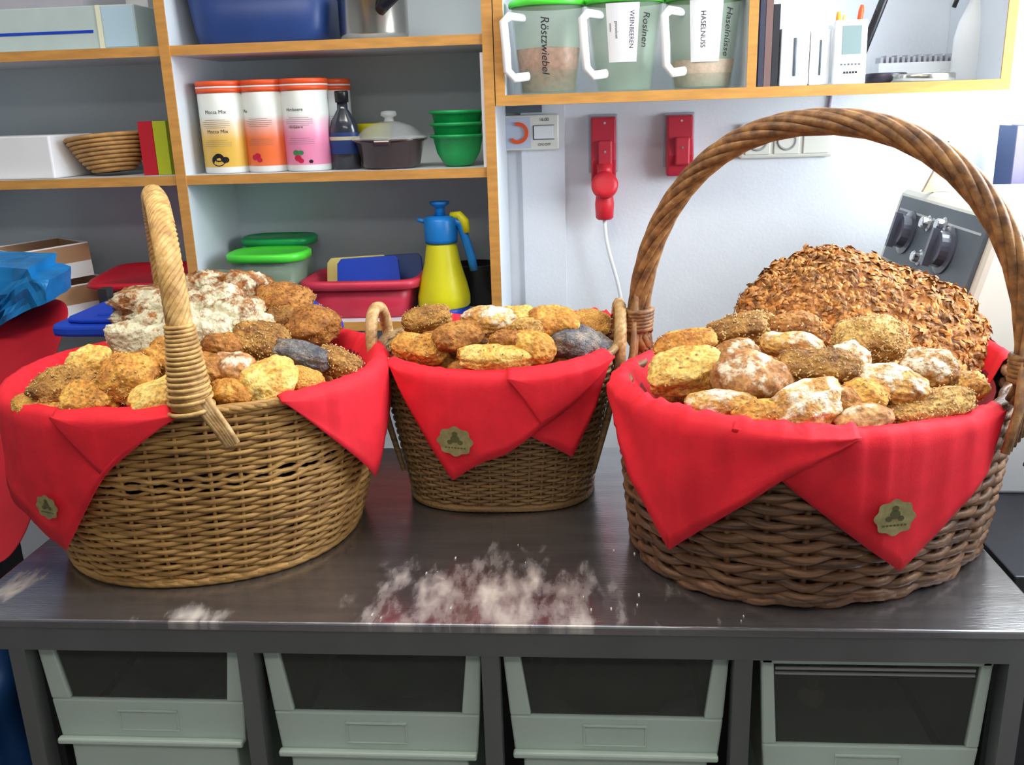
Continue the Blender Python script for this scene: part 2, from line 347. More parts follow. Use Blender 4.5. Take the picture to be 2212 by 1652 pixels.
# middle left: white box, proofing basket, two books
bm = prism([(-.28, 0), (.09, -.03), (.11, .14), (-.2, .17)], 0, .098)
tag(obj('cardboard_box', bm, M['paper'], loc=(at(60, 395, 2.16).x, 2.155, S2), bevel=.004), 'plain white cardboard box left of the coiled cane basket', 'box')
pb = at(240, 380, 2.19); k = mpp(pb)
bm = bmesh.new()
for i in range(9):
    f = i/8; rr = (.048+.047*f**.75); lathe(bm, [(rr-.006, -.0055), (rr+.003, -.0045), (rr+.006, 0), (rr+.003, .0045), (rr-.006, .0055), (rr-.008, 0), (rr-.006, -.0055)], c=(0, 0, .006+i*.0098), cap0=False, cap1=False)
lathe(bm, [(.0, .0), (.045, 0), (.05, .008), (0, .008)], cap0=False, cap1=False)
t = tag(obj('proofing_basket', bm, M['coil'], loc=(pb.x, 2.215, S2), smooth=True), 'round coiled cane proofing basket on the middle left shelf', 'basket')
t.rotation_euler = (math.radians(-3), math.radians(-5), 0); t.location.z += .008; t.scale = (1.0, 1.0, .95)
for (xa, xb, m, lab) in ((322, 352, 'redd', 'red book standing left of the lime green book'), (353, 381, 'lime', 'lime green book standing against the shelf side panel')):
    a = at(xa, 360, 2.2); b = at(xb, 360, 2.2)
    if m == 'lime': M['lime'] = mat('lime_cover', (.46, .52, .02), .5, var=.08)
    t = thing('book', ((a.x+b.x)/2, 2.17, S2), lab, 'book')
    hw = (b.x-a.x)/2
    obj('cover', Bs((-hw, -hw+.0025, 0, .13, 0, .122), (hw-.0025, hw, 0, .13, 0, .122), (-hw+.0025, hw-.0025, 0, .003, 0, .122)), M[m], t)
    obj('pages', B(-hw+.0025, hw-.0025, .003, .126, .003, .118), M['paper'], t)
# lower left: open cardboard trays
def tray(loc, w, d, h, rz, rx, lab, ry=0):
    t = thing('cardboard_tray', loc, lab, 'box'); t.rotation_euler = (rx, ry, rz)
    k = .005; m = h*.48
    def shell(z0, z1): return [(0, w, 0, k, z0, z1), (0, w, d-k, d, z0, z1), (0, k, k, d-k, z0, z1), (w-k, w, k, d-k, z0, z1)]
    obj('outer_walls', Bs(*shell(0, m), (k, w-k, k, d-k, 0, k)), M['paper'], t)
    obj('brown_flaps', Bs(*shell(m, h)), M['card'], t)
    obj('torn_edge', Bs(*[(a, b, c, e, h, h+.003) for a, b, c, e, f, g in shell(0, 1)]), M['paper'], t)
    return t
c_ = at(98, 610, 2.112)
tray((c_.x, 2.112, S3), .19, .18, .085, 1.0, .0, 'larger open white cardboard tray with brown inside, bottom left shelf')
c_ = at(32, 545, 2.13)
tray((c_.x, 2.13, S3+.090), .18, .18, .082, .9, .0, 'smaller open cardboard tray resting on the larger tray, bottom left shelf', ry=-.04)
# red lidded tub on bottom left shelf
a = at(115, 625, 2.08)
t = thing('storage_tub', (-1.072, 2.235, S3), 'red tub with a flat red lid on the bottom left shelf', 'tub'); t.rotation_euler = (.09, 0, 0); t.location.z += .012
obj('body', Lt([(.085, 0), (.10, .078)], sx=1.25, sy=.95, n=5), M['redd'], t, smooth=False)
obj('lid', Lt([(.10, .078), (.108, .078), (.114, .086), (.108, .096), (.100, .096), (.097, .090), (0, .090)], sx=1.25, sy=1.0, n=5, cap0=True, cap1=False), M['redd'], t)

# top centre: dark blue tub and saucepan
a = at(385, 0, 2.14); b = at(705, 0, 2.14); xc = (a.x+b.x)/2; hw = (b.x-a.x)/2
t = thing('plastic_tub', (xc, 2.25, S1), 'large dark blue plastic tub on the top shelf', 'tub')
obj('body', Lt([(.84*hw, 0), (.90*hw, .006), (.94*hw, .03), (1.02*hw, .14), (.98*hw, .14), (.9*hw, .03), (.82*hw, .01), (0, .01)], sx=1, sy=.72, n=4.5, cap1=False), M['navy'], t, smooth=True)
obj('rim', Lt([(1.02*hw, .14), (1.08*hw, .14), (1.08*hw, .155), (1.0*hw, .155), (.98*hw, .14)], sx=1, sy=.72, n=4.5, cap0=False, cap1=False), M['navy'], t)
a = at(735, 60, 2.2); b = at(882, 60, 2.2); hw = (b.x-a.x)/2; xc = (a.x+b.x)/2
t = thing('saucepan', (xc, 2.2, S1), 'shiny steel saucepan with black handle on the top shelf', 'saucepan')
obj('body', Lt([(hw*.88, 0), (hw*.97, .006), (hw, .014), (hw, .085), (hw*1.03, .088), (hw*.97, .088), (hw*.96, .01), (0, .01)], cap1=False), M['steel'], t, smooth=True)
obj('lid', Lt([(hw*1.03, .089), (hw*.9, .096), (hw*.3, .108), (0, .11)], cap0=False, cap1=False), M['steel'], t, smooth=True)
obj('lid_knob', Lt([(.008, .108), (.008, .116), (.02, .12), (.02, .128), (0, .13)], cap0=False, cap1=False), M['black'], t, smooth=True)
bm = bmesh.new(); tube(bm, [(.03, -hw*.9, .058), (.045, -hw-.015, .066), (.075, -hw-.03, .085), (.12, -hw-.045, .112)], [.013, .014, .013, .011], 10, flat=.7); obj('handle', bm, M['black'], t, smooth=True)

# drink powder cans
def canmat(name, lo):
    m = bpy.data.materials.new(name); m.use_nodes = True; nt = m.node_tree; b = nt.nodes['Principled BSDF']; b.inputs['Roughness'].default_value = .35
    tc = nt.nodes.new('ShaderNodeTexCoord'); s = nt.nodes.new('ShaderNodeSeparateXYZ'); nt.links.new(tc.outputs['Generated'], s.inputs[0])
    r = nt.nodes.new('ShaderNodeValToRGB'); e = r.color_ramp.elements
    e[0].position = .0; e[0].color = (.75, .76, .74, 1); e[1].position = .7; e[1].color = (.74, .78, .74, 1)
    for q, c in ((.075, (.75, .76, .74)), (.085, lo), (.42, lo), (.62, tuple((x+.75)/2 for x in lo))):
        w_ = e.new(q); w_.color = (*c, 1)
    nt.links.new(s.outputs[2], r.inputs[0]); nt.links.new(r.outputs[0], b.inputs['Base Color']); return m
def can(px0, px1, Y, lo, lab, words, rank=0, pic=None):
    a = at(px0, 360, Y); b = at(px1, 360, Y); r = (b.x-a.x)/2; xc = (a.x+b.x)/2; h = .205
    t = thing('drink_powder_can', (xc, Y+r, S2), lab, 'can', 'drink powder cans with orange lids')
    obj('can_body', Lt([(r*.95, 0), (r, .004), (r, h-.026), (r*.97, h-.024)], seg=48), canmat('can_print', lo), t, smooth=True)
    obj('lid', Lt([(r*.97, h-.026), (r*1.03, h-.026), (r*1.03, h-.016), (r*1.0, h-.0155), (r*1.0, h-.0125), (r*1.03, h-.012), (r*1.03, h-.002), (r*1.0, h), (0, h)], seg=48, cap1=False), M['orange'], t)
    ob = obj('lid_band', Lt([(r*1.012, h-.0158), (r*1.035, h-.0158), (r*1.035, h-.0122), (r*1.012, h-.0122)], seg=48, cap0=False, cap1=False), M['paper'], t)
    cyl = lambda cx, cz: (lambda x, y: (math.sin((x+cx)/r)*(r+.0006), -math.cos((x+cx)/r)*(r+.0006), cz+y))
    for s, size, cx, cz, vert in words: text('lettering', s, size, M['ink'], t, cyl(cx, cz))
    if pic:
        bm = bmesh.new()
        for (px, pz, pr, mi) in pic:
            vs = [bm.verts.new(cyl(px, pz)(math.cos(q*PI/6)*pr, math.sin(q*PI/6)*pr*.8)) for q in range(12)]
            bm.faces.new(vs).material_index = mi
        obj('printed_picture', bm, [M['black'], mat('berry_print', (.5, .01, .05), .5), mat('leaf_print', (.05, .2, .08), .5), M['paper']], t)
    # fine print as thin printed lines
    bm = bmesh.new()
    for j in range(9):
        z0 = h*.50+j*.0042 if j < 5 else h*.30+(j-5)*.0042
        f = cyl(-.004, z0); L_ = r*(.62 if j % 4 else .45)
        top = [bm.verts.new(f(-L_+2*L_*q/8, .0007)) for q in range(9)]; bot = [bm.verts.new(f(-L_+2*L_*q/8, 0)) for q in range(9)]
        for q in range(8): bm.faces.new((bot[q], bot[q+1], top[q+1], top[q]))
    obj('fine_print', bm, mat('print_grey', (.25, .24, .22), .6), t)
can(427, 528, 2.14, (.72, .45, .08), 'yellow drink powder can with orange lid, leftmost of the cans', [('Mocca Mix', .0115, .0, .137, 0), ('Mocca Mix', .0115, .0, .094, 0)], pic=[(-.004, .03, .017, 0), (.012, .031, .009, 0), (-.003, .036, .012, 0)])
can(523, 617, 2.15, (.82, .17, .05), 'orange-red drink powder can with orange lid, second of the cans', [('Mix', .0115, -.038, .137, 0)], pic=[(-.020, .034, .008, 1), (-.012, .037, .008, 1), (-.008, .028, .007, 1)])
can(607, 706, 2.145, (.78, .25, .42), 'pink drink powder can with orange lid, third of the cans', [('Himbeere', .0105, -.012, .137, 0), ('Himbeere', .009, -.012, .099, 0)], pic=[(-.012, .030, .009, 1), (-.005, .024, .007, 1), (-.016, .042, .008, 2), (-.004, .042, .007, 2), (.018, .022, .005, 0)])
can(672, 757, 2.25, (.70, .72, .70), 'white can with orange lid half hidden behind the pink can', [('KO', .018, -.012, .148, 0)], pic=[(-.012, .055, .010, 1), (-.010, .042, .008, 1)])
# dark bottle
a = at(715, 350, 2.19); b = at(778, 350, 2.19); r = (b.x-a.x)/2; k = mpp(at(745, 300, 2.2))
t = thing('sauce_bottle', ((a.x+b.x)/2, 2.2, S2), 'dark glass bottle with black cap and blue label beside the cans', 'bottle')
obj('glass_body', Lt([(r*.9, 0), (r, .004), (r, .085), (r*.82, .11), (.36*r, .135), (.34*r, .155)], sy=.7), mat('dark_syrup_glass', (.03, .035, .05), .15, coat=.5, var=.3, vscale=20), t, smooth=True)
obj('cap', Lt([(.44*r, .150), (.46*r, .172), (.42*r, .176)]), M['black'], t, smooth=True)
obj('label', Lt([(r*1.01, .035), (r*1.015, .036), (r*1.015, .082), (r*1.01, .083)], sy=.7, cap0=False, cap1=False), M['navy'], t, smooth=True)
obj('label_band', Lt([(r*1.02, .066), (r*1.025, .067), (r*1.025, .073), (r*1.02, .074)], sy=.7, cap0=False, cap1=False), mat('label_cream', (.5, .45, .3), .6), t, smooth=True)
# casserole
a = at(772, 330, 2.2); b = at(918, 330, 2.2); r = (b.x-a.x)/2
t = thing('casserole_dish', ((a.x+b.x)/2, 2.2, S2), 'brown casserole dish with domed glass lid between bottle and green bowls', 'casserole')
obj('dish', Lt([(r*.70, 0), (r*.82, .006), (r*.98, .058), (r*1.07, .062), (r*1.07, .066), (r*.93, .066), (r*.78, .01), (0, .01)], cap1=False, n=2.4), M['brownglass'], t, smooth=True)
obj('glass_lid', Lt([(r*1.09, .066), (r*1.09, .070), (r*.96, .072), (r*.7, .092), (r*.3, .104), (0, .106)], cap0=False, cap1=False, n=2.4), M['glass'], t, smooth=True)
obj('lid_knob', Lt([(.012, .105), (.010, .113), (.019, .118), (.017, .127), (0, .129)], cap0=False, cap1=False), M['glass'], t, smooth=True)
bm = Bs((-.02, .02, -r*1.3, -r*.95, .052, .066), ); obj('grip', bm, M['brownglass'], t, bevel=.004)
tag(obj('plastic_dish', Lt([(.035, 0), (.042, .09), (.045, .10), (.040, .10), (.034, .01), (0, .01)], cap1=False), M['yellow'], loc=(at(812, 300, 2.35).x, 2.35, S2), smooth=True), 'yellow plastic dish mostly hidden behind the brown casserole', 'dish')
# green bowls (three, nested)
for i, lab in enumerate(('green plastic bowl at the bottom of the nested stack of three', 'green plastic bowl in the middle of the nested stack of three', 'green plastic bowl on top of the nested stack of three')):
    a = at(922, 280, 2.2); b = at(1040, 280, 2.2); r = .062; z = S2+i*.0265
    g = obj('mixing_bowl', Lt([(r*.42, 0), (r*.55, .004), (r*.80, .030), (r*.93, .064), (r*1.04, .066), (r*1.04, .072), (r*.90, .071), (r*.76, .032), (r*.5, .008), (0, .007)], cap1=False), M['dgreen'], loc=(-.288, 2.2, z), smooth=True)
    tag(g, lab, 'bowl', 'nested green bowls')
a = at(1037, 115, 2.12); b = at(1052, 366, 2.12)
tag(obj('board', rot(B(-.004, .004, 0, .16, 0, .243), 'Y', 0), M['paper'], loc=(xp[2]-.016, 2.12, S2)), 'thin white board standing against the right side of the middle shelf', 'board')

# bottom centre
def lidtub(x, y, z, r, h, hl, lab, body, lid, sy=.8, rzz=0, mm='clear'):
    t = thing('food_container', (x, y, z), lab, 'container', 'clear containers with green lids', rzz)
    obj('body', Lt([(r*.72, 0), (r*.78, .004), (r*.95, h), (r*.92, h), (r*.74, .008), (0, .008)], sy=sy, cap1=False, n=3), M[mm], t, smooth=True)
    obj('lid', Lt([(r*.93, h-.008), (r*1.04, h-.008), (r*1.05, h+hl*.6), (r*.98, h+hl), (r*.9, h+hl*.7), (0, h+hl*.75)], sy=sy, cap0=False, cap1=False, n=3), M[lid], t, smooth=True)
    return t
z0 = S3
lidtub(at(575, 540, 2.17).x, 2.19, z0, .093, .150, .012, 'clear container with bright green lid in front on the bottom shelf', 'clear', 'green')
lidtub(at(600, 515, 2.32).x, 2.335, z0, .090, .167, .012, 'clear container with darker green lid behind the bright green one', 'clear', 'dgreen', sy=.7)
q = at(477, 580, 2.2)
M['cloudy'] = mat('cloudy_plastic', (.45, .55, .45), .3, alpha=.6)
t = thing('measuring_jug', (q.x, 2.17, z0), 'small clear jug with square handle left of the green lidded container', 'jug')
obj('body', Lt([(.026, 0), (.034, .115), (.031, .115), (.024, .006), (0, .006)], cap1=False), M['cloudy'], t, smooth=True)
bm = bmesh.new(); tube(bm, [(-.030, -.01, .105), (-.052, -.015, .105), (-.054, -.015, .06), (-.028, -.01, .055)], .005, 8); obj('handle', bm, M['cloudy'], t, smooth=True)
# pink tray-tub with boards inside
a = at(645, 600, 2.13); b = at(895, 600, 2.13); hw = (b.x-a.x)/2; xc = (a.x+b.x)/2
t = thing('plastic_tub', (xc, 2.235, z0), 'pinkish red plastic tub holding blue boards on the bottom shelf', 'tub')
obj('body', Lt([(hw*.80, 0), (hw*.83, .004), (hw*.95, .082), (hw*.91, .082), (hw*.79, .006), (0, .006)], sy=.78, cap1=False, n=5), M['redp'], t)
obj('rim', Lt([(hw*.95, .072), (hw*1.06, .072), (hw*1.07, .09), (hw*.98, .094), (hw*.91, .082)], sy=.78, cap0=False, cap1=False, n=5), M['redp'], t)
for i, (x0, m, dx, lab) in enumerate(((.0, 'blue', 0, 'bright blue cutting board propped in the pinkish red tub'), (-.035, 'yelb', .03, 'pale yellow cutting board behind the bright blue board'), (.045, 'navy', .055, 'dark blue cutting board rearmost in the pinkish red tub'))):
    if m == 'yelb': M['yelb'] = mat('pale_yellow_board', (.70, .60, .20), .5, var=.1)
    ww = .082
    bm = prism([(-ww, 0), (ww, 0), (ww-.008, .105), (ww-.016, .115), (-ww+.014, .112), (-ww+.004, .10)], 0, .008, lambda x, y, z: (x, z, y))
    o = tag(obj('cutting_board', bm, M[m], loc=(xc+x0+.012, 2.20+i*.035, z0+.025-.003*i), bevel=.002), lab, 'board', 'boards in the red tub'); o.rotation_euler = (math.radians(-14), math.radians(-1.5), 0)
# pressure sprayer
q = at(957, 640, 2.17); k = mpp(q); H = k*250
t = thing('pressure_sprayer', (q.x, 2.19, z0), 'yellow pressure sprayer bottle with blue pump head on the bottom shelf', 'sprayer')
r = k*57
obj('base', Lt([(r*.9, 0), (r*.96, .002), (r*.96, .018), (r*.9, .02)]), M['blue'], t, smooth=True)
obj('tank', Lt([(r*.88, .016), (r*.99, .024), (r*1.0, .045), (r*.9, .075), (r*.68, .125), (r*.58, .165), (r*.5, .178)]), M['yellow'], t, smooth=True)
obj('pump_head', Lt([(r*.60, .172), (r*.62, .180), (r*.62, .225), (r*.52, .234), (.0, .236)], cap1=False), M['skyb'], t, smooth=True)
obj('plunger', Lt([(r*.20, .234), (r*.18, .252), (r*.20, .256), (r*.36, .262), (r*.38, .268), (0, .27)], cap1=False), M['skyb'], t, smooth=True)
bm = bmesh.new(); tube(bm, [(-r*.5, -.005, .222), (-r*.85, -.008, .228)], [.006, .004], 10); obj('nozzle', bm, M['skyb'], t, smooth=True)
bm = bmesh.new(); tube(bm, [(r*.35, 0, .226), (r*.75, -.004, .215), (r*.95, -.006, .175), (r*1.12, -.006, .135), (r*1.2, -.006, .105)], [.011, .013, .012, .0125, .011], 10, flat=.8); obj('handle', bm, M['skyb'], t, smooth=True)
bm = bmesh.new(); tube(bm, [(r*.4, 0, .235), (r*.72, -.004, .236), (r*.92, -.008, .222), (r*1.0, -.010, .195)], [.008, .010, .011, .009], 10); obj('trigger', bm, M['yellow'], t, smooth=True)
# black pot right
q = at(1030, 620, 2.25)
tag(obj('pot', Lt([(.045, 0), (.055, .005), (.058, .095), (.062, .10), (.052, .10), (.05, .01), (0, .01)], cap1=False), M['black'], loc=(-.275, 2.32, z0), smooth=True), 'black pot behind the yellow sprayer on the bottom shelf', 'pot')

# jugs on the right shelf
def jug(px0, px1, bx0, bx1, Y, lab, fillh, fillcol, words, label, lidn):
    a = at(px0, 15, Y); b = at(px1, 15, Y); c = at(bx0, 205, Y); d = at(bx1, 205, Y)
    rt = (b.x-a.x)/2; rb = (d.x-c.x)/2; h = .187
    xc = ((a.x+b.x)/2+(c.x+d.x)/2)/2; sh = ((a.x+b.x)/2-(c.x+d.x)/2)*0
    t = thing('storage_jug', (xc, Y+rb, SR), lab, 'jug', 'clear storage jugs with green lids')
    R = lambda z: rb+(rt-rb)*z/h
    obj('body', Lt([(rb*.93, 0), (rb, .003), (rt, h), (rt-.003, h), (rb-.003, .004), (0, .004)], sy=.85, cap1=False), M['clear'], t, smooth=True)
    obj('lid', Lt([(rt*1.0, h-.006), (rt*1.05, h-.006), (rt*1.06, h+.002), (rt*1.02, h+.007), (0, h+.007)], sy=.85, cap0=False, cap1=False), M['green'], t, smooth=True)
    if fillh:
        obj('contents', Lt([(rb*.93, .005), (R(fillh)*.975, fillh), (0, fillh+.006)], sy=.85, cap1=False), fillcol, t, smooth=True)
    bm = bmesh.new(); x1 = -R(h*.85)+.012; x2 = -R(.05)+.008
    tube(bm, [(x1+.016, -.050, h*.84), (x1-.012, -.080, h*.85), (x1-.024, -.088, h*.79), (x1-.020, -.088, h*.48), (x2-.026, -.086, .050), (x2-.012, -.078, .034), (x2+.016, -.046, .038)], .0098, 10, flat=.75)
    obj('handle', bm, M['white'], t, smooth=True)
    def sf(cx, cz, rotd=-90, dr=.0012):
        ca, sa = math.cos(math.radians(rotd)), math.sin(math.radians(rotd))
        def f(x, y):
            X, Z = x*ca-y*sa+cx, x*sa+y*ca+cz; r_ = R(Z)+dr; an = X/R(h*.5)
            return (math.sin(an)*r_, -math.cos(an)*r_*.85, Z)
        return f
    if label:
        lx0, lx1, lz0, lz1 = label; lz1 = .178; bm = bmesh.new(); f = sf(0, 0, 0, .0006); n = 12
        vs = [[bm.verts.new(f(lx0+(lx1-lx0)*i/n, lz0+(lz1-lz0)*j/6)) for i in range(n+1)] for j in range(7)]
        for j in range(6):
            for i in range(n): bm.faces.new((vs[j][i], vs[j][i+1], vs[j+1][i+1], vs[j+1][i]))
        obj('label', bm, M['paper'], t)
    for (s, size, cx, cz, sh_) in words:
        text('lettering', s, size, M['ink'], t, sf(cx, cz), shear=sh_)
    return t
nuts = mat('brown_onion_flakes', (.52, .20, .15), .8, bump=.8, bscale=150, var=.4, vscale=90)
hz = mat('ground_nuts', (.68, .44, .34), .8, bump=.6, bscale=200, var=.2, vscale=120)
jug(1098, 1262, 1122, 1245, 2.115, 'clear jug with green lid and brown flakes inside, leftmost of three', .095, nuts, [('Röstzwiebel', .024, -.004, .100, .2)], None, 0)
jug(1268, 1438, 1290, 1408, 2.115, 'nearly empty clear jug with green lid and paper label, middle of three', 0, nuts, [('Rosinen', .022, .042, .125, .2), ('WEINBEEREN', .0125, .012, .125, 0), ('getrocknet', .008, -.018, .125, 0), ('zutaten', .006, -.030, .13, 0)], (-.038, .026, .06, .200), 0)
jug(1440, 1612, 1462, 1590, 2.115, 'clear jug with green lid, cream label and pale ground nuts, rightmost', .060, hz, [('Haselnüsse', .022, .046, .115, .2), ('HASELNUSS', .014, -.008, .12, 0)], (-.034, .030, .055, .200), 0)

# right compartment
def bk(px0, px1, h, m, lab, Y=2.14):
    a = at(px0, 180, Y); b = at(px1, 180, Y); hw = (b.x-a.x)/2
    t = thing('book', ((a.x+b.x)/2, Y, SR), lab, 'book', 'books at the left end of the right shelf')
    obj('cover', Bs((-hw, -hw+.002, 0, .15, 0, h), (hw-.002, hw, 0, .15, 0, h), (-hw+.002, hw-.002, 0, .002, 0, h)), m, t)
    obj('pages', B(-hw+.002, hw-.002, .002, .147, .003, h-.003), M['paper'], t)
brn = mat('brown_cover', (.16, .09, .08), .5, var=.1)
bk(1637, 1648, .23, mat('black_cover', (.03, .03, .05), .5), 'tall black book at the left end, tallest of the three')
bk(1649, 1664, .178, brn, 'brown book between the two black books')
bk(1665, 1679, .166, mat('black_linen', (.015, .015, .018), .5), 'short black book right of the brown one')
for (x0, x1, h, lab, sl) in ((1683, 1745, .118, 'wide white case with a slot, left of the slimmer white case', .45), (1747, 1790, .112, 'slim white case with a dark slot beside the display device', .55)):
    a = at(x0, 180, 2.15); b = at(x1, 180, 2.15); hw = (b.x-a.x)/2
    t = thing('storage_case', ((a.x+b.x)/2, 2.15, SR), lab, 'case', 'white cases on the right shelf')
    obj('shell', B(-hw, hw, 0, .14, 0, h), M['white'], t, bevel=.003)
    bm = bmesh.new(); tube(bm, [(0, -.0005, .02), (0, -.0005, h-.02)], .0035 if sl < .5 else .0022, 8); obj('slot', bm, M['grey'], t)
a = at(1797, 180, 2.14); b = at(1866, 180, 2.14); hw = (b.x-a.x)/2
t = thing('weather_display', ((a.x+b.x)/2, 2.13, SR), 'white display device with grey screen standing on the right shelf', 'display'); t.rotation_euler = (math.radians(-4), 0, 0)
obj('housing', B(-hw, hw, 0, .018, 0, .130), M['white'], t, bevel=.003)
obj('screen', B(-hw*.55, hw*.62, -.001, 0, .060, .118), M['screen'], t)
bm = bmesh.new()
for j in range(6): box(bm, -hw*.6+j*hw*.22, -hw*.6+j*hw*.22+hw*.12, -.0008, 0, .038, .0415)
obj('buttons', bm, M['grey'], t)
bm = bmesh.new()
for j in range(5): box(bm, -hw*.4+j*hw*.18, -hw*.4+j*hw*.18+hw*.13, -.0008, 0, .021, .0255)
obj('printed_mark', bm, M['ink'], t)
# pen pot with pens
q = at(1832, 100, 2.2)
px_ = q.x
t = tag(obj('pen_pot', Lt([(.036, 0), (.040, .125), (.037, .125), (.033, .005), (0, .005)], cap1=False), M['glass'], loc=(px_, 2.215, SR), smooth=True), 'clear pen pot behind the display device', 'pot')
for (dx, top, rr, m, lab, lean) in ((-.030, .152, .006, mat('orange_pen', (.9, .35, .03), .4), 'orange pen in the clear pot, leftmost', -.05), (-.018, .146, .005, mat('pale_pen', (.8, .55, .2), .4), 'pale yellow pen beside the orange pen', .0), (.026, .165, .006, M['orange'], 'red-orange pen leaning right in the clear pot', .10), (.030, .232, .0095, M['black'], 'thick black marker leaning right out of the clear pot', .33)):
    bm = bmesh.new(); tube(bm, [(0, 0, .01), (0, 0, top-.012), (0, 0, top)], [rr, rr, rr*.6], 10)
    o = tag(obj('pen', bm, m, loc=(px_+dx*.45, 2.215, SR), smooth=True), lab, 'pen', 'pens in the pot'); o.rotation_euler = (0, lean, 0)
# tins, white rack, spray bottle, sheet
q = at(1985, 180, 2.15)
tag(obj('tin', Lt([(.064, 0), (.066, .002), (.066, .014), (.064, .017), (.055, .015), (0, .015)], cap1=False), M['steel'], loc=(at(1990, 180, 2.19).x, 2.185, SR), smooth=True), 'shallow round metal tin at the front of the right shelf', 'tin')
tag(obj('tin', Lt([(.042, 0), (.044, .002), (.044, .020), (.042, .022), (0, .022)], cap1=False), mat('dark_tin', (.08, .07, .09), .35, metal=.6, var=.3), loc=(at(1905, 180, 2.27).x, 2.245, SR), smooth=True), 'dark round tin left of the shallow metal tin', 'tin')
t = thing('index_box', (at(1985, 150, 2.3).x, 2.33, SR), 'low white box filled with small grey tabs behind the tin', 'box')
obj('body', Bs((-.09, .09, -.03, -.027, 0, .045), (-.09, .09, .027, .03, 0, .045), (-.09, -.087, -.027, .027, 0, .045), (.087, .09, -.027, .027, 0, .045), (-.087, .087, -.027, .027, 0, .004)), M['white'], t)
bm = bmesh.new()
for j in range(14): box(bm, -.084+j*.012, -.078+j*.012, -.02, .02, .004, .058+.004*(j % 2))
obj('tabs', bm, mat('tab_grey', (.5, .5, .55), .6), t)
q = at(2090, 150, 2.25)
t = thing('spray_bottle', (at(2085, 180, 2.28).x, 2.26, SR), 'white spray bottle with dark trigger at the right of the shelf', 'bottle')
obj('body', Lt([(.038, 0), (.042, .004), (.042, .09), (.034, .125), (.016, .165), (.014, .19)], sy=.7), M['white'], t, smooth=True)
bm = bmesh.new(); tube(bm, [(-.055, -.01, .195), (-.02, 0, .205), (.02, 0, .205)], [.008, .013, .012], 10); tube(bm, [(-.03, 0, .195), (-.045, -.004, .17), (-.05, -.004, .155)], .005, 8); obj('trigger_head', bm, M['black'], t, smooth=True)
tag(obj('paper_sheet', B(-.03, .03, 0, .003, 0, .24), mat('grey_printed_sheet', (.55, .52, .62), .7, var=.15, vscale=3, stretch=(1, 1, 60)), loc=(at(2150, 100, 2.36).x-.005, 2.385, SR)), 'narrow grey printed sheet standing at the right end of the shelf', 'paper')

# ---------------------------------------------------------------- things on the wall
WF = WY-.001
def wp(px, py): return at(px, py, WY-.02)
a = wp(1086, 250); b = wp(1208, 322)
t = thing('timer_switch', ((a.x+b.x)/2, WY-.012, (a.z+b.z)/2), 'white wall timer switch with orange ring beside the shelving', 'switch')
hw, hh = (b.x-a.x)/2, (a.z-b.z)/2
obj('plate', B(-hw, hw, -.022, 0, -hh, hh), M['cream'], t, bevel=.004)
obj('dial_plate', B(-hw*.92, -hw*.0, -.025, -.022, -hh*.88, hh*.88), mat('pale_blue_plate', (.55, .62, .75), .4), t)
bm = bmesh.new()
for i in range(20):
    f0 = -2.45+i*.215; 
    for f in (f0,):
        c0, s0, c1, s1 = math.cos(f), math.sin(f), math.cos(f+.215), math.sin(f+.215)
        R1, R2 = hh*.62, hh*.42
        vs = [bm.verts.new((-hw*.46+c*rr_, y, s*rr_)) for y in (-.030, -.025) for (c, s, rr_) in ((c0, s0, R1), (c1, s1, R1), (c1, s1, R2), (c0, s0, R2))]
        for q4 in ((0, 1, 2, 3), (7, 6, 5, 4), (0, 4, 5, 1), (2, 6, 7, 3)): bm.faces.new([vs[i_] for i_ in q4])
obj('dial_ring', bm, M['orange'], t)
obj('rocker', Bs((hw*.12, hw*.80, -.026, -.022, -hh*.35, hh*.35)), M['white'], t, bevel=.001)
obj('rocker_outline', Bs((hw*.08, hw*.12, -.0235, -.022, -hh*.42, hh*.4), (hw*.12, hw*.84, -.0235, -.022, -hh*.42, -hh*.38), (hw*.12, hw*.84, -.0235, -.022, hh*.38, hh*.42)), M['grey'], t)
text('lettering', '16:00', .011, M['ink'], t, lambda x, y: (x+hw*.48, -.0228, y+hh*.72))
text('lettering', 'ON OFF', .009, M['ink'], t, lambda x, y: (x+hw*.48, -.0228, y-hh*.70))
tag(obj('cable_clip', B(-.055, .035, -.02, 0, 0, .018), M['grey'], loc=(wp(1140, 240).x, WF, wp(1140, 238).z-.006)), 'dark narrow strip under the shelf above the timer switch', 'strip')
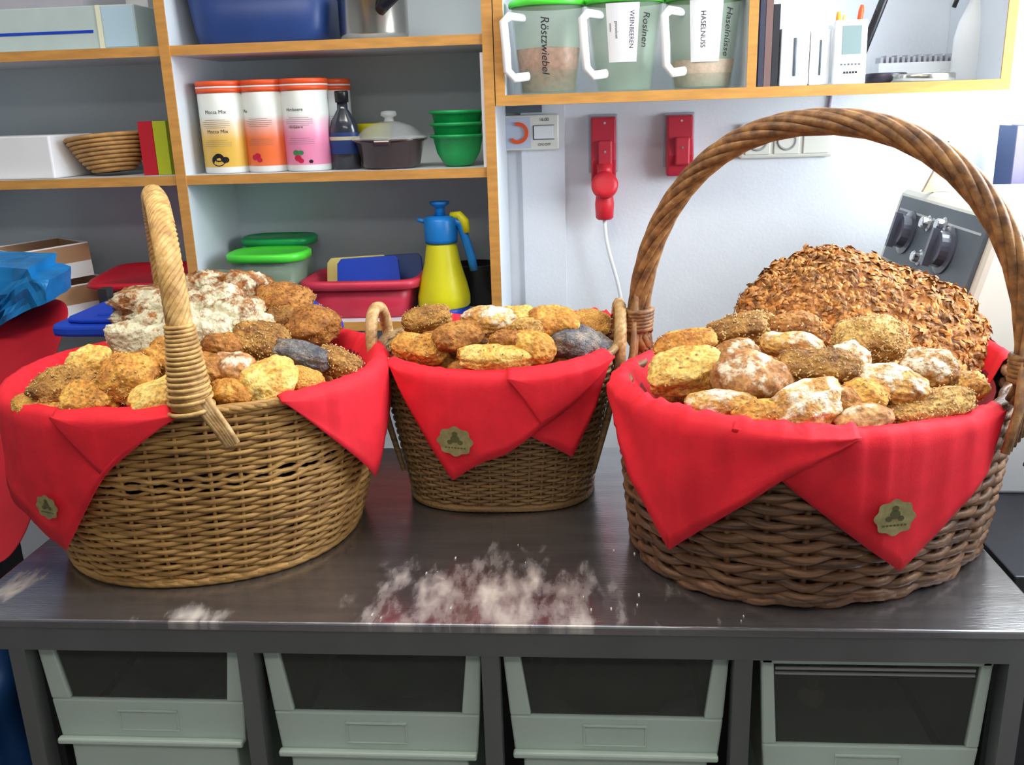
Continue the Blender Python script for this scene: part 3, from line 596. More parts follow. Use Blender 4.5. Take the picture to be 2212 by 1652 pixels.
def cee(px, py0, py1, wpx, lab, plug):
    a = wp(px-wpx/2, py0); b = wp(px+wpx/2, py1); xc = (a.x+b.x)/2; zc = (a.z+b.z)/2; hw = (b.x-a.x)/2; hh = (a.z-b.z)/2
    t = thing('power_socket', (xc, WF, zc), lab, 'socket', 'red three phase wall sockets')
    rm = mat('red_socket_plastic', (.56, .03, .055), .4, var=.1)
    obj('back_plate', B(-hw*1.12, hw*1.12, -.012, 0, -hh*.72, hh*1.06), mat('grey_plate', (.42, .42, .46), .5), t, bevel=.004)
    bm = bmesh.new(); pr = [(-.012, -hh), (-.012, hh), (-.034, hh*.96), (-.046, hh*.2), (-.060, -hh*.3), (-.045, -hh)]
    v1 = [bm.verts.new((-hw*.92, y, z)) for y, z in pr]; v2 = [bm.verts.new((hw*.92, y, z)) for y, z in pr]; n = len(pr)
    bm.faces.new(v1); bm.faces.new(v2[::-1])
    for i in range(n): bm.faces.new((v1[i], v2[i], v2[(i+1) % n], v1[(i+1) % n]))
    bmesh.ops.recalc_face_normals(bm, faces=bm.faces)
    obj('housing', bm, rm, t, bevel=.004)
    bm = B(-hw*.40, hw*.62, -.068, -.040, -hh*.62, hh*.28); obj('flap', bm, rm, t, bevel=.004)
    bm = bmesh.new(); 
    for zz, yy in ((hh*.80, -.037), (-hh*.05, -.0685)):
        lathe(bm, [(.0035, 0), (.003, .002), (0, .002)], seg=12, cap1=False)
        for v in bm.verts[-36:] if False else []: pass
    bmesh.ops.delete(bm, geom=bm.verts[:], context='VERTS')
    for zz, yy in ((hh*.80, -.0375), (-hh*.05, -.069)):
        vs = [bm.verts.new((math.cos(q*PI/5)*.003+hw*.1, yy, zz+math.sin(q*PI/5)*.003)) for q in range(10)]; bm.faces.new(vs)
    obj('screws', bm, M['chrome'], t)
    if plug:
        g = thing('power_plug', (xc+.002, WF-.045, b.z+.035), 'red round plug pushed into the left red socket with white cable', 'plug')
        bm = Lt([(.030, 0), (.033, .004), (.033, .022), (.028, .028), (.020, .030), (0, .030)], cap1=False); rot(bm, 'X', PI/2-.25); bmesh.ops.translate(bm, vec=(0, -.02, -.042), verts=bm.verts)
        pm = mat('red_plug_plastic', (.68, .02, .035), .4, var=.1)
        obj('round_cap', bm, pm, g, smooth=False)
        obj('neck', Lt([(.018, -.02), (.020, .012)], c=(0, -.015, 0)), pm, g, smooth=True)
        obj('body', Lt([(.017, -.125), (.022, -.120), (.024, -.085), (.021, -.065), (.020, -.05)], c=(0, -.012, 0)), pm, g, smooth=True)
        bm = bmesh.new(); p0 = V((0, -.012, -.122)); p3 = at(1345, 690, 2.36)-g.location
        c_ = []
        for i in range(15):
            f = i/14; c_.append(p0*(1-f)**3+(p0+V((0, -.005, -.10)))*3*f*(1-f)**2+(p3+V((-.004, 0, .12)))*3*f*f*(1-f)+p3*f**3)
        tube(bm, c_+[p3+V((.01, 0, -.25))], .0048, 8); obj('cable', bm, M['white'], g, smooth=True)
cee(1303, 252, 392, 58, 'red wall socket on the left, with a plug in it', True)
cee(1467, 248, 378, 58, 'red wall socket on the right, empty, behind the willow handle', False)
a = wp(1600, 268); b = wp(1800, 338); xc = (a.x+b.x)/2; zc = (a.z+b.z)/2; hw = (b.x-a.x)/2; hh = (a.z-b.z)/2
t = thing('power_socket', (xc, WF, zc), 'cream triple wall socket block behind the top of the willow handle', 'socket')
obj('plate', B(-hw, hw, -.016, 0, -hh, hh), M['cream'], t, bevel=.006)
for i in range(3):
    cx = -hw*.62+i*hw*.62
    f = obj('socket_frame', Bs((cx-hw*.27, cx+hw*.27, -.020, -.016, -hh*.78, hh*.78)), M['cream'], t, bevel=.003)
    if i < 2:
        bm = Lt([(.024, 0), (.024, .001), (.020, .001), (.018, -.002), (0, -.002)], seg=24, cap0=False, cap1=False); rot(bm, 'X', PI/2); bmesh.ops.translate(bm, vec=(cx, -.0215, 0), verts=bm.verts); obj('socket_well', bm, mat('socket_grey', (.4, .4, .38), .5), t)
bm = bmesh.new(); tube(bm, [(wp(1798, 215).x, WF-.004, 1.59), (wp(1792, 245).x, WF-.004, wp(1792, 245).z), (wp(1788, 300).x, WF-.008, wp(1788, 300).z)], .004, 8)
tag(obj('cable', bm, mat('grey_cable', (.35, .30, .38), .5), smooth=True), 'short grey cable from the shelf down to the triple socket', 'cable')

# ---------------------------------------------------------------- machine on the right
sc_ = tag(obj('side_counter', Bs((.70, 1.09, 1.40, 2.38, 0, .80), (.68, 1.095, 1.38, 2.40, .80, .84)), mat('dark_steel_counter', (.05, .05, .06), .4, metal=.4, var=.2), bevel=.003), 'low dark counter right of the steel table under the cream machine', 'counter')
t = thing('kitchen_machine', (.9, 1.95, .84), 'cream machine with grey panel of knobs behind the right basket', 'machine')
cm = M['cream']
TL, TR = at(1962, 414, 2.20), at(2106, 472, 1.74); BL, BR = at(1926, 546, 2.18), at(2052, 612, 1.72)
o0 = t.location
def loc(p): return V(p)-o0
zt = (TL.z+TR.z)/2+.012
bm = bmesh.new()
pr = [(.645, .0), (.645, .16), (.70, .26), (TL.x-.055, BL.z-o0.z-.035), (TL.x-.055+.002, BL.z-o0.z-.03), (TR.x+.055, zt-o0.z), (1.085, zt-o0.z), (1.085, 0)]
# body profile: sloped left face carrying the panel
x_lo = (BL.x+BR.x)/2; x_hi = (TL.x+TR.x)/2; zb = (BL.z+BR.z)/2
pr = [(x_lo+.03, .26), (x_lo+.012, zb-o0.z-.02), (x_hi+.012, zt-o0.z-.012), (x_hi+.03, zt-o0.z), (1.085, zt-o0.z), (1.085, .26)]
v1 = [bm.verts.new((x-o0.x, 1.70-o0.y, z)) for x, z in pr]; v2 = [bm.verts.new((x-o0.x, 2.24-o0.y, z)) for x, z in pr]; n = len(pr)
bm.faces.new(v1[::-1]); bm.faces.new(v2)
for i in range(n): bm.faces.new((v1[i], v1[(i+1) % n], v2[(i+1) % n], v2[i]))
bmesh.ops.recalc_face_normals(bm, faces=bm.faces)
obj('body', bm, cm, t, bevel=.012)
obj('base', B(x_lo+.02-o0.x, 1.085-o0.x, -.24, .30, .0, .255), M['white'], t, bevel=.006)
# control panel
slope = V((x_hi-x_lo, 0, (zt-.012)-(zb-.02))).normalized(); nx = V((-slope.z, 0, slope.x)); along = V((0, -1, 0))
cen = V(((x_lo+x_hi)/2+.012, (1.72+2.19)/2, (zt+zb)/2-.016))-o0+nx*.004
pw, ph = .235, (V((x_hi-x_lo, 0, zt-zb+.008)).length)/2
def pan(u, v, w_=0): return cen+along*u*pw+slope*v*ph+nx*w_
def panbox(u0_, u1_, v0_, v1_, w0, w1):
    bm = bmesh.new(); vs = [bm.verts.new(pan(u, v, w_)) for w_ in (w0, w1) for v in (v0_, v1_) for u in (u0_, u1_)]
    for f in ((0, 2, 3, 1), (4, 5, 7, 6), (0, 1, 5, 4), (2, 6, 7, 3), (0, 4, 6, 2), (1, 3, 7, 5)): bm.faces.new([vs[i] for i in f])
    bmesh.ops.recalc_face_normals(bm, faces=bm.faces); return bm
obj('control_panel', panbox(-1, 1, -.98, .92, -.003, .005), M['grey'], t)
obj('panel_line', panbox(-.95, .95, .50, .56, .005, .0062), mat('pale_line', (.5, .55, .6), .4), t)
def knob(u, v, r, h, m, nm):
    bm = bmesh.new(); rings = []
    for (rr_, w_) in ((r*1.05, .005), (r*1.05, .009), (r*.8, .012), (r*.75, h), (r*.6, h+.002)):
        rings.append([bm.verts.new(pan(u, v, w_)+along*(math.cos(2*PI*k/24)*rr_)+slope*(math.sin(2*PI*k/24)*rr_)) for k in range(24)])
    for A, Bq in zip(rings, rings[1:]):
        for k in range(24): bm.faces.new((A[k], A[(k+1) % 24], Bq[(k+1) % 24], Bq[k]))
    bm.faces.new(rings[-1]); bmesh.ops.recalc_face_normals(bm, faces=bm.faces)
    return obj(nm, bm, m, t, smooth=False)
kb = mat('smoky_knob', (.09, .10, .14), .25, coat=.5, var=.3)
for (u, v) in ((-.56, -.05), (.40, -.12)):
    kk = knob(u, v, .045, .028, kb, 'knob')
    bm = panbox(u-.025, u+.025, v-.5, v+.5, .028, .042); obj('grip', bm, kb, kk)
for (u, v) in ((-.12, .38), (.22, .46), (-.06, -.55)): knob(u, v, .016, .022, M['chrome'], 'push_button')
# cardboard piece and sign on the machine
q = at(2038, 400, 2.05)
tag(obj('cardboard_piece', prism([(-.03, 0), (.03, 0), (.075, .10), (.015, .105), (-.012, .04)], 0, .012, lambda x, y, z: (x, z, y)), mat('pale_corrugated_card', (.78, .56, .36), .8, var=.3, vscale=40), loc=(q.x, 2.08, zt+.001)), 'pale torn cardboard piece standing on the cream machine', 'cardboard')
q = at(2190, 435, 2.2)
t = thing('ring_binder', (1.045, 2.31, 1.20), 'dark blue ring binder standing in the corner by the window', 'binder')
bq = at(2174, 445, 2.31)
t.location = (min(bq.x+.008, 1.05), 2.31, bq.z)
obj('spine', B(-.016, .016, -.03, -.025, 0, .185), mat('mauve_spine', (.16, .14, .24), .5), t)
obj('cover', Bs((-.016, -.012, -.025, .07, 0, .185), (.012, .016, -.025, .07, 0, .185)), mat('navy_cover', (.02, .05, .16), .5), t)
obj('pages', B(-.012, .012, -.022, .065, .004, .178), M['paper'], t)
sz = t.location.z
struct('trim_2', B(.90, 1.095, 2.20, WY-.002, sz-.03, sz-.001), M['white'])

# ---------------------------------------------------------------- steel worktable with tilt-out bins
TX0, TX1, TY0, TY1 = -.915, .618, 1.118, 1.812
t = thing('worktable', (-.15, 1.46, 0), 'long stainless steel worktable with flour smears, holding the three baskets', 'table')
def tb(*a): return inv(Bs(*a), t)
top = obj('tabletop', tb((TX0, TX1, TY0, TY1, .886, .900)), M['table'], t, bevel=.003)
obj('apron', tb((TX0+.006, TX1-.006, TY0+.008, TY0+.03, .846, .886), (TX0+.006, TX1-.006, TY1-.03, TY1-.008, .846, .886), (TX0+.006, TX0+.026, TY0+.03, TY1-.03, .846, .886), (TX1-.026, TX1-.006, TY0+.03, TY1-.03, .846, .886)), M['leg'], t)
legs = [at(47, 1410, 1.14).x, at(537, 1420, 1.14).x, at(1060, 1420, 1.14).x, at(1603, 1440, 1.14).x, at(2176+16, 1440, 1.14).x]
for x in legs:
    for y in (TY0+.012, TY1-.042):
        obj('leg', tb((x-.0125, x+.0125, y, y+.03, .0, .846)), M['leg'], t)
obj('inner_housing', tb((legs[0]+.0125, legs[-1]-.0125, 1.66, 1.665, .05, .846), (legs[0]-.010, legs[0]+.01, 1.18, 1.66, .05, .846), (legs[-1]-.01, legs[-1]+.01, 1.18, 1.66, .05, .846), (legs[0], legs[-1], 1.18, 1.665, .04, .05)), M['darkin'], t)
dirt = ['dark contents', 'a green bag', 'dark contents', 'a wooden scoop']
labs = ['cream tilt-out bin under the table, leftmost, with dark grey contents', 'cream tilt-out bin second from left, dark green contents behind its window',
        'cream tilt-out bin third from left with a plain dark window', 'cream tilt-out bin at the far right with a wider black window']
for i in range(4):
    x0, x1 = legs[i]+.0150, legs[i+1]-.0150; yb = TY0+.034
    if i == 3: x0 += .012; x1 -= .006
    W = x1-x0
    bn = thing('ingredient_bin', ((x0+x1)/2, yb, .50), labs[i], 'bin', 'tilt-out bins under the table')
    ztop = .843; 
    pyb = [1512, 1540, 1550, 1612][i]; pyl = [1600, 1628, 1632, 1700][i]
    zw = at((270, 790, 1330, 1890)[i], pyb, yb).z; zl = at((270, 790, 1330, 1890)[i], pyl, yb).z
    fw_ = .030 if i < 3 else .022; hw = W/2; b0 = .50
    bm = bmesh.new()
    def quad_prism(pts, y0, y1):
        a_ = [bm.verts.new((x, y0, z)) for x, z in pts]; c_ = [bm.verts.new((x, y1, z)) for x, z in pts]
        m_ = len(a_); bm.faces.new(a_); bm.faces.new(c_[::-1])
        for j in range(m_): bm.faces.new((a_[(j+1) % m_], a_[j], c_[j], c_[(j+1) % m_]))
    zt_, zw_, zl_ = ztop-b0, zw-b0, zl-b0
    inset = .012
    quad_prism([(-hw, zt_), (-hw+fw_*.8, zt_), (-hw+fw_*1.3, zw_), (-hw+inset*.7, zw_)], 0, .012)
    quad_prism([(hw-fw_*.7, zt_), (hw, zt_), (hw-inset*.5, zw_), (hw-fw_*1.1, zw_)], 0, .012)
    quad_prism([(-hw+inset*.7, zw_), (hw-inset*.5, zw_), (hw-inset, zl_), (-hw+inset*1.2, zl_)], 0, .012)
    quad_prism([(-hw+inset, zl_+.010), (hw-inset, zl_+.010), (hw-inset, zl_), (-hw+inset, zl_)], -.012, .0)
    if i == 3: quad_prism([(-hw, zt_-.006), (hw, zt_-.006), (hw, zt_-.020), (-hw, zt_-.020)], 0, .012)
    bmesh.ops.recalc_face_normals(bm, faces=bm.faces)
    obj('front_frame', bm, M['bin'], bn, bevel=.003)
    obj('window', B(-hw+fw_*.9, hw-fw_*.8, .006, .008, zw_+.0005, zt_-.001), M['pane'], bn)
    if i == 3:
        obj('window_rail', Bs((-hw+fw_, hw-fw_, .003, .006, zt_-.030, zt_-.026), (-hw+fw_, hw-fw_, .003, .006, zt_-.038, zt_-.035)), mat('grey_rail', (.30, .31, .31), .4), bn)
    zh = (zw_+zl_)/2+.002
    obj('handle_recess', Bs((-.046, .046, -.0015, .0, zh-.019, zh-.016), (-.046, -.043, -.0015, 0, zh-.016, zh+.016), (.043, .046, -.0015, 0, zh-.016, zh+.016), (-.046, .046, -.004, 0, zh+.016, zh+.0195)), M['bin'], bn, bevel=.001)
    obj('lower_body', B(-hw+inset*2.2, hw-inset*2.2, .0, .30, zl_-.26, zl_-.001), M['bin'], bn, bevel=.004)
    obj('bin_walls', Bs((-hw+inset, -hw+inset+.003, .0125, .42, zl_, zt_-.03), (hw-inset-.003, hw-inset, .0125, .42, zl_, zt_-.03), (-hw+inset+.003, hw-inset-.003, .417, .42, zl_, zt_-.03)), mat('translucent_grey', (.32, .31, .27), .6), bn)
# things inside the bins, seen through the windows
def lump(name, loc_, s, m, lab, cat, sub=3, amp=.25, seed=0):
    bm = bmesh.new(); bmesh.ops.create_icosphere(bm, subdivisions=sub, radius=1)
    for v in bm.verts:
        v.co *= 1+amp*noise.noise(v.co*1.7+V((seed, 0, 0))); v.co = V((v.co.x*s[0], v.co.y*s[1], v.co.z*s[2]))
    return tag(obj(name, bm, m, loc=loc_, smooth=True), lab, cat)
q = at(420, 1480, 1.30); lump('plastic_bag', (q.x, 1.30, .735), (.07, .09, .065), mat('dark_green_bag', (.02, .07, .05), .4), 'dark bag inside the leftmost bin behind its window', 'bag')
q = at(880, 1480, 1.30); lump('plastic_bag', (q.x, 1.30, .74), (.10, .09, .07), mat('green_bag', (.01, .10, .035), .4), 'dark green bag inside the second bin from left', 'bag', seed=4)
q = at(1330, 1500, 1.30); lump('plastic_bag', (q.x, 1.30, .71), (.11, .09, .055), mat('brown_bag', (.07, .055, .05), .5), 'dull brown bag inside the third bin from left', 'bag', seed=8)
q = at(1750, 1500, 1.22)
t2 = thing('scoop', (q.x, 1.215, q.z), 'wooden scoop behind the black window of the far right bin', 'scoop')
wd = mat('dull_wood', (.30, .24, .17), .6, var=.15)
obj('bowl', Lt([(.006, -.012), (.017, -.006), (.020, .004), (.015, .014), (.008, .018)]), wd, t2, smooth=True)
bm = bmesh.new(); tube(bm, [(0, 0, .015), (.003, 0, .075)], .010, 8); obj('handle', bm, wd, t2, smooth=True)

# ---------------------------------------------------------------- things left of and behind the table
# barrel with blue lid
lz = 1.205
out = [(-1.045, 1.715), (-1.035, 1.69), (-1.0, 1.68), (-.50, 1.672), (-.452, 1.675), (-.462, 1.71), (-.665, 2.08), (-.69, 2.092), (-.97, 2.092), (-1.02, 2.07), (-1.05, 1.96)]
t = thing('flour_barrel', (-.78, 1.95, 0), 'tall white barrel with wide bright blue lid behind the left basket', 'barrel')
obj('body', Lt([(.20, 0), (.23, .02), (.245, lz-.03)], c=(-.05, 0, 0), sx=.78, sy=.42, n=4), mat('milky_barrel', (.62, .60, .58), .4), t)
obj('lid', prism([(x+.78, y-1.95) for x, y in out], lz-.026, lz-.004), M['blue'], t, bevel=.006)
cx_ = sum(x for x, y in out)/len(out); cy_ = sum(y for x, y in out)/len(out)
inn = [((x-cx_)*.90+cx_+.78, (y-cy_)*.88+cy_-1.95) for x, y in out]
obj('lid_panel', prism(inn, lz-.003, lz+.006), M['blue'], t, bevel=.003)
bm = bmesh.new()
for j in range(4):
    yy = -.20+j*.085; tube(bm, [(-.18, yy-.02, lz+.006), (-.02, yy+.03, lz+.006), (.12, yy+.035, lz+.006)], .004, 6)
obj('lid_ribs', bm, M['blue'], t)
# red cloth hanging from a rack at the left of the table
t = thing('rack_trolley', (-1.225, 1.7, 0), 'dark trolley beside the left end of the table under red cloth', 'trolley')
obj('frame', Bs((-.20, -.18, -.45, .30, 0, 1.15), (.14, .16, .27, .30, 0, 1.22), (.14, .16, -.45, -.42, 0, .60), (-.18, .16, -.45, .30, .10, .12)), M['darkin'], t)
bm = bmesh.new()
prof = [at(128, 640, 1.95), at(160, 672, 1.88), at(120, 760, 1.80), at(95, 880, 1.66), at(80, 1000, 1.52), at(75, 1110, 1.42), at(15, 1215, 1.32)]
rows = []
for j, c_ in enumerate(prof):
    rows.append([bm.verts.new((c_.x-.32*i/10, c_.y-.05*i/10, c_.z-.010*i+.008*math.sin(i*1.3+j))) for i in range(11)])
for A, Bq in zip(rows, rows[1:]):
    for i in range(10): bm.faces.new((A[i], A[i+1], Bq[i+1], Bq[i]))
o = tag(obj('red_cloth', bm, mat('deep_red_cloth', (.46, .004, .016), .7, bump=.2, var=.15), smooth=True), 'deep red cloth hanging left of the table behind the left basket', 'cloth')
s_ = o.modifiers.new('solid', 'SOLIDIFY'); s_.thickness = .006; s_ = o.modifiers.new('sub', 'SUBSURF'); s_.levels = 1; s_.render_levels = 2
# blue bag on top
out_ = [at(px, py, 1.84) for px, py in ((-150, 566), (70, 576), (74, 596), (112, 604), (110, 648), (55, 672), (0, 706), (-60, 740), (-150, 760))]
bm = bmesh.new(); a_ = [bm.verts.new(p_) for p_ in out_]; b_ = [bm.verts.new(p_+V((-.01, .12, .012))) for p_ in out_]; n = len(a_)
bm.faces.new(a_); bm.faces.new(b_[::-1])
for i in range(n): bm.faces.new((a_[(i+1) % n], a_[i], b_[i], b_[(i+1) % n]))
bmesh.ops.triangulate(bm, faces=bm.faces); bmesh.ops.subdivide_edges(bm, edges=bm.edges, cuts=5, use_grid_fill=True)
for v in bm.verts:
    r_ = 1-abs(noise.noise(v.co*13))*2; v.co += V((0, -.020*r_-.012*noise.noise(v.co*30), .006*noise.noise(v.co*20)))
bmesh.ops.recalc_face_normals(bm, faces=bm.faces)
tag(obj('plastic_bag', bm, M['bag']), 'crumpled bright blue bag lying on the red cloth, left edge', 'bag')
lump('plastic_bag', at(-20, 1560, 1.25), (.075, .08, .16), mat('dark_blue_film', (.01, .06, .20), .45, var=.3), 'dark blue bag hanging low beside the left table leg', 'bag', sub=4, amp=.4, seed=3)
lump('red_bundle', (at(125, 1640, 1.40).x, 1.62+.12, .50), (.05, .04, .10), M['redd'], 'small dark red bundle low under the leftmost bin', 'bundle') if False else None

# ---------------------------------------------------------------- baskets
class Ring:
    def __init__(s, cx, cy, a, b, th, h, n, sag, ka, kb, bulge=1.0):
        s.c = (cx, cy); s.a, s.b, s.th, s.h, s.n, s.sag, s.ka, s.kb, s.bulge = a, b, th, h, n, sag, ka, kb, bulge
        N = 1440; pts = [s.raw(2*PI*i/N, 1, 0) for i in range(N+1)]; d = [0]
        for p, q in zip(pts, pts[1:]): d.append(d[-1]+(q-p).length)
        s.L = d[-1]; s.tab = []
        j = 0
        for i in range(720):
            tgt = s.L*i/720
            while d[j+1] < tgt: j += 1
            s.tab.append(2*PI*(j+(tgt-d[j])/(d[j+1]-d[j]))/N)
    def t(s, u):
        x = (u % 1.0)*720; i = int(x) % 720; f = x-int(x); a = s.tab[i]; b = s.tab[(i+1) % 720]+(2*PI if i == 719 else 0); return a+(b-a)*f
    def raw(s, t, v, off, dz=0):
        f = math.sin(max(0, min(1, v))*PI/2)**s.bulge if s.bulge else v
        a = s.a*(s.ka+(1-s.ka)*f); b = s.b*(s.kb+(1-s.kb)*f); c, si = math.cos(t), math.sin(t); n = s.n
        x = a*math.copysign(abs(c)**(2/n), c); y = b*math.copysign(abs(si)**(2/n), si)
        nx_ = math.copysign(abs(c)**(2-2/n), c)/a; ny_ = math.copysign(abs(si)**(2-2/n), si)/b; l = math.hypot(nx_, ny_)
        z = s.h*v+s.sag*(x/s.a)**2*max(0, v)+dz
        x += off*nx_/l; y += off*ny_/l
        return V((s.c[0]+x*math.cos(s.th)-y*math.sin(s.th), s.c[1]+x*math.sin(s.th)+y*math.cos(s.th), .9015+z))
    def u(s, u, v, off, dz=0): return s.raw(s.t(u), v, off, dz)
def weave(R, rows, nst, amp, wv, rad_, band=None, ripple=0):
    bm = bmesh.new(); per = 4; N = nst*per
    for r in range(rows):
        v = (r+.6)/rows; tube_pts = []
        A = amp*(.35 if band and band[0] <= r <= band[1] else 1)
        for i in range(N):
            ph = PI*i/per+PI*(r % 2)
            zz = wv*(noise.noise(V((i*.15, r*3.1, 0))))+ripple*math.sin(2*PI*i/N*nst/2+r*.3)*(1-v)
            if band and band[0] <= r <= band[1]: zz += .004*math.sin(i*.9)*(1 if r % 2 else -1)
            tube_pts.append(R.u(i/N, v, A*math.cos(ph)-.002, zz))
        tube(bm, tube_pts, rad_, 6, True, up=None)
    return bm
def stakes(R, nst, rad_, v0=0.0, v1=1.0):
    bm = bmesh.new()
    for i in range(nst): tube(bm, [R.u(i/nst, v0+(v1-v0)*j/8, -.002) for j in range(9)], rad_, 5)
    return bm
def rimrope(R, v, rad_, n, turns, off=0, dz=0, N=360):
    bm = bmesh.new(); rope(bm, [R.u(i/N, v, off, dz) for i in range(N)], rad_, n, turns, closed=True, seg=6); return bm

RL = Ring(-.637, 1.451, .292, .255, .207, .284, 2.2, 0, .815, .925, .9)
RC = Ring(-.155, 1.613, .213, .162, .009, .261, 2.8, .025, .77, .775, 0)
RB = Ring(.364, 1.442, .325, .262, .65, .260, 2.0, .013, .935, .915, .8)

def basket(R, lab, m, rows, nst, amp, rad_, wv, band=None, st=.0035, rim=(.008, 3, 60), ripple=0, inner=True):
    t = thing('wicker_basket', (R.c[0], R.c[1], .9), lab, 'basket')
    obj('woven_wall', inv(weave(R, rows, nst, amp, wv, rad_, band, ripple), t), m, t, smooth=True)
    obj('stakes', inv(stakes(R, nst, st), t), m, t, smooth=True)
    obj('rim', inv(rimrope(R, 1.0, rim[0]*.9, rim[1], rim[2], 0, -.006), t), m, t, smooth=True)
    bm = bmesh.new(); amp_ = .0035 if ripple else 0
    rope(bm, [R.u(i/360, 0, amp_*math.sin(2*PI*i/360*15), rim[0]*.9+amp_*.5*abs(math.cos(PI*i/360*15))) for i in range(360)], rim[0]*.9, 3, rim[2]*.8, closed=True, seg=6)
    obj('base_ring', inv(bm, t), m, t, smooth=True)
    bm = bmesh.new(); vs = [bm.verts.new(R.raw(2*PI*i/64, 0, -.006, .012)) for i in range(64)]; vt = [bm.verts.new(R.raw(2*PI*i/64, 0, -.006, .016)) for i in range(64)]
    bm.faces.new(vs[::-1]); bm.faces.new(vt)
    for i in range(64): bm.faces.new((vs[i], vs[(i+1) % 64], vt[(i+1) % 64], vt[i]))
    obj('base', inv(bm, t), m, t)
    return t
bL = basket(RL, 'large golden oval wicker basket on the left with an arched handle', M['wickL'], 44, 40, .0038, .0039, .0022, band=(24, 27), rim=(.0075, 4, 26))
bC = basket(RC, 'small rectangular tapered wicker basket in the middle with ear handles', M['wickC'], 44, 46, .0032, .0033, .0014, rim=(.007, 3, 40), st=.0028)
bR = basket(RB, 'large dark brown wicker basket on the right with a tall twisted handle', M['wickR'], 26, 34, .0062, .0068, .0035, rim=(.010, 3, 34), st=.005, ripple=.004)

def arch(f0, f1, mid, hgt, N=90, e=2.4, lean=V((0, 0, 0)), drop=.05):
    pts = []
    m0 = (f0+f1)/2; hv = (f1-f0)/2
    for i in range(N):
        a = PI*i/(N-1); c = -math.cos(a); s = math.sin(a)
        cc = math.copysign(abs(c)**(2/e), c); ss = abs(s)**(2/e)
        pts.append(m0+hv*cc+V((0, 0, hgt*ss))+lean*ss)
    return pts
# left handle
f0 = V((-.553, 1.205, 1.19)); f1 = V((-.79, 1.675, 1.19))
pts = arch(f0, f1, 0, .272, lean=V((-.004, 0, 0)), e=2.9)
bm = bmesh.new(); rope(bm, pts, .0175, 11, 6.0, seg=6, k=.98); tube(bm, pts, .0115, 10)
obj('handle', inv(bm, bL), M['wickLh'], bL, smooth=True)
bm = bmesh.new(); q = []; ax = pts[:14]
for i in range(420):
    f = i/419; k = f*8.5; j = int(k); p_ = ax[j].lerp(ax[j+1], k-j); an = f*2*PI*17
    r_ = .0185+.013*(1-f)**1.5
    q.append(p_+V((math.cos(an)*r_, math.sin(an)*r_, -.014*(1-f))))
tube(bm, q, .0033, 6); tube(bm, ax[:9], [.017+.012*(1-i/8)**1.5 for i in range(9)], 12)
obj('handle_binding', inv(bm, bL), M['wickLh'], bL, smooth=True)
bm = bmesh.new()
for j in range(5):
    q = []
    for (px, py) in ((432, 868), (452, 900), (476, 935), (494, 965)):
        q.append(at(px+j*7-12+ (12-j*2.5)*(py-868)/100, py-j*2, 1.190+.0012*j))
    tube(bm, q, .0048, 6, up=(0, -1, 0))
obj('handle_tail', inv(bm, bL), M['wickCh'], bL, smooth=True)
# right handle
g0 = V((.093, 1.600, 1.185)); g1 = V((.607, 1.268, 1.185))
pts = arch(g0, g1, 0, .362, e=2.15, N=110)
pts = [g0+V((.012, -.004, -.02))]+pts+[g1+V((-.006, .004, -.02))]
bm = bmesh.new(); rope(bm, pts, .0185, 8, 2.6, seg=8, k=1.02); tube(bm, pts, .012, 8)
obj('handle', inv(bm, bR), M['wickRh'], bR, smooth=True)
for base, d in ((0, 1), (len(pts)-1, -1)):
    bm = bmesh.new()
    ax = [pts[base+d*i] for i in range(16)]; q = []
    for i in range(90):
        f = i/89; k = 2+f*3.2; j = int(k); p_ = ax[j].lerp(ax[j+1], k-j); an = f*2*PI*6
        q.append(p_+V((math.cos(an)*.0225, math.sin(an)*.0225, .0)))
    tube(bm, q, .0055, 6)
    # willow ends fanning down into the rim
    for k in range(7):
        an = -1.2+k*.4; out_ = V((pts[base].x-.364, pts[base].y-1.442, 0)).normalized(); tn = V((-out_.y, out_.x, 0))
        p0 = pts[base+d*8]+tn*(.015*math.sin(an)); p1 = pts[base]+tn*(.035*math.sin(an))+out_*.006; p2 = p1+V((0, 0, -.055))+tn*(.03*math.sin(an))-out_*.004
        tube(bm, [p0, p1, p2], .006, 6)
    obj('handle_binding', inv(bm, bR), M['wickRh'], bR, smooth=True)
bm = bmesh.new(); e0 = g1+V((.03, .01, -.02))
tube(bm, [e0, e0+V((.022, .0, -.03)), e0+V((.024, 0, -.07)), e0+V((.004, -.004, -.10)), e0+V((-.015, -.002, -.09))], .0055, 8)
obj('willow_loop', inv(bm, bR), M['wickRh'], bR, smooth=True)
# ear handles of the middle basket
for sgn, xx in ((-1, -.372), (1, .060)):
    a0 = V((xx, 1.555, 1.17)); a1 = V((xx+sgn*-.004, 1.675, 1.17)); 
    pts = arch(a0, a1, 0, .072, N=60, e=2.3, lean=V((sgn*.004, 0, 0)))
    pts = [a0+V((0, 0, -.03))]+pts+[a1+V((0, 0, -.03))]
    bm = bmesh.new(); rope(bm, pts, .0095, 4, 5, seg=6, k=1.2); obj('ear_handle', inv(bm, bC), M['wickCh'], bC, smooth=True)
    bm = bmesh.new()
    for a_ in (a0,): tube(bm, [a_, a_+V((-sgn*.006, -.004, -.05)), a_+V((-sgn*.022, -.012, -.12)), a_+V((-sgn*.046, -.02, -.21))], [.008, .007, .006, .0045], 8)
    obj('corner_cane', inv(bm, bC), M['wickC'], bC, smooth=True)

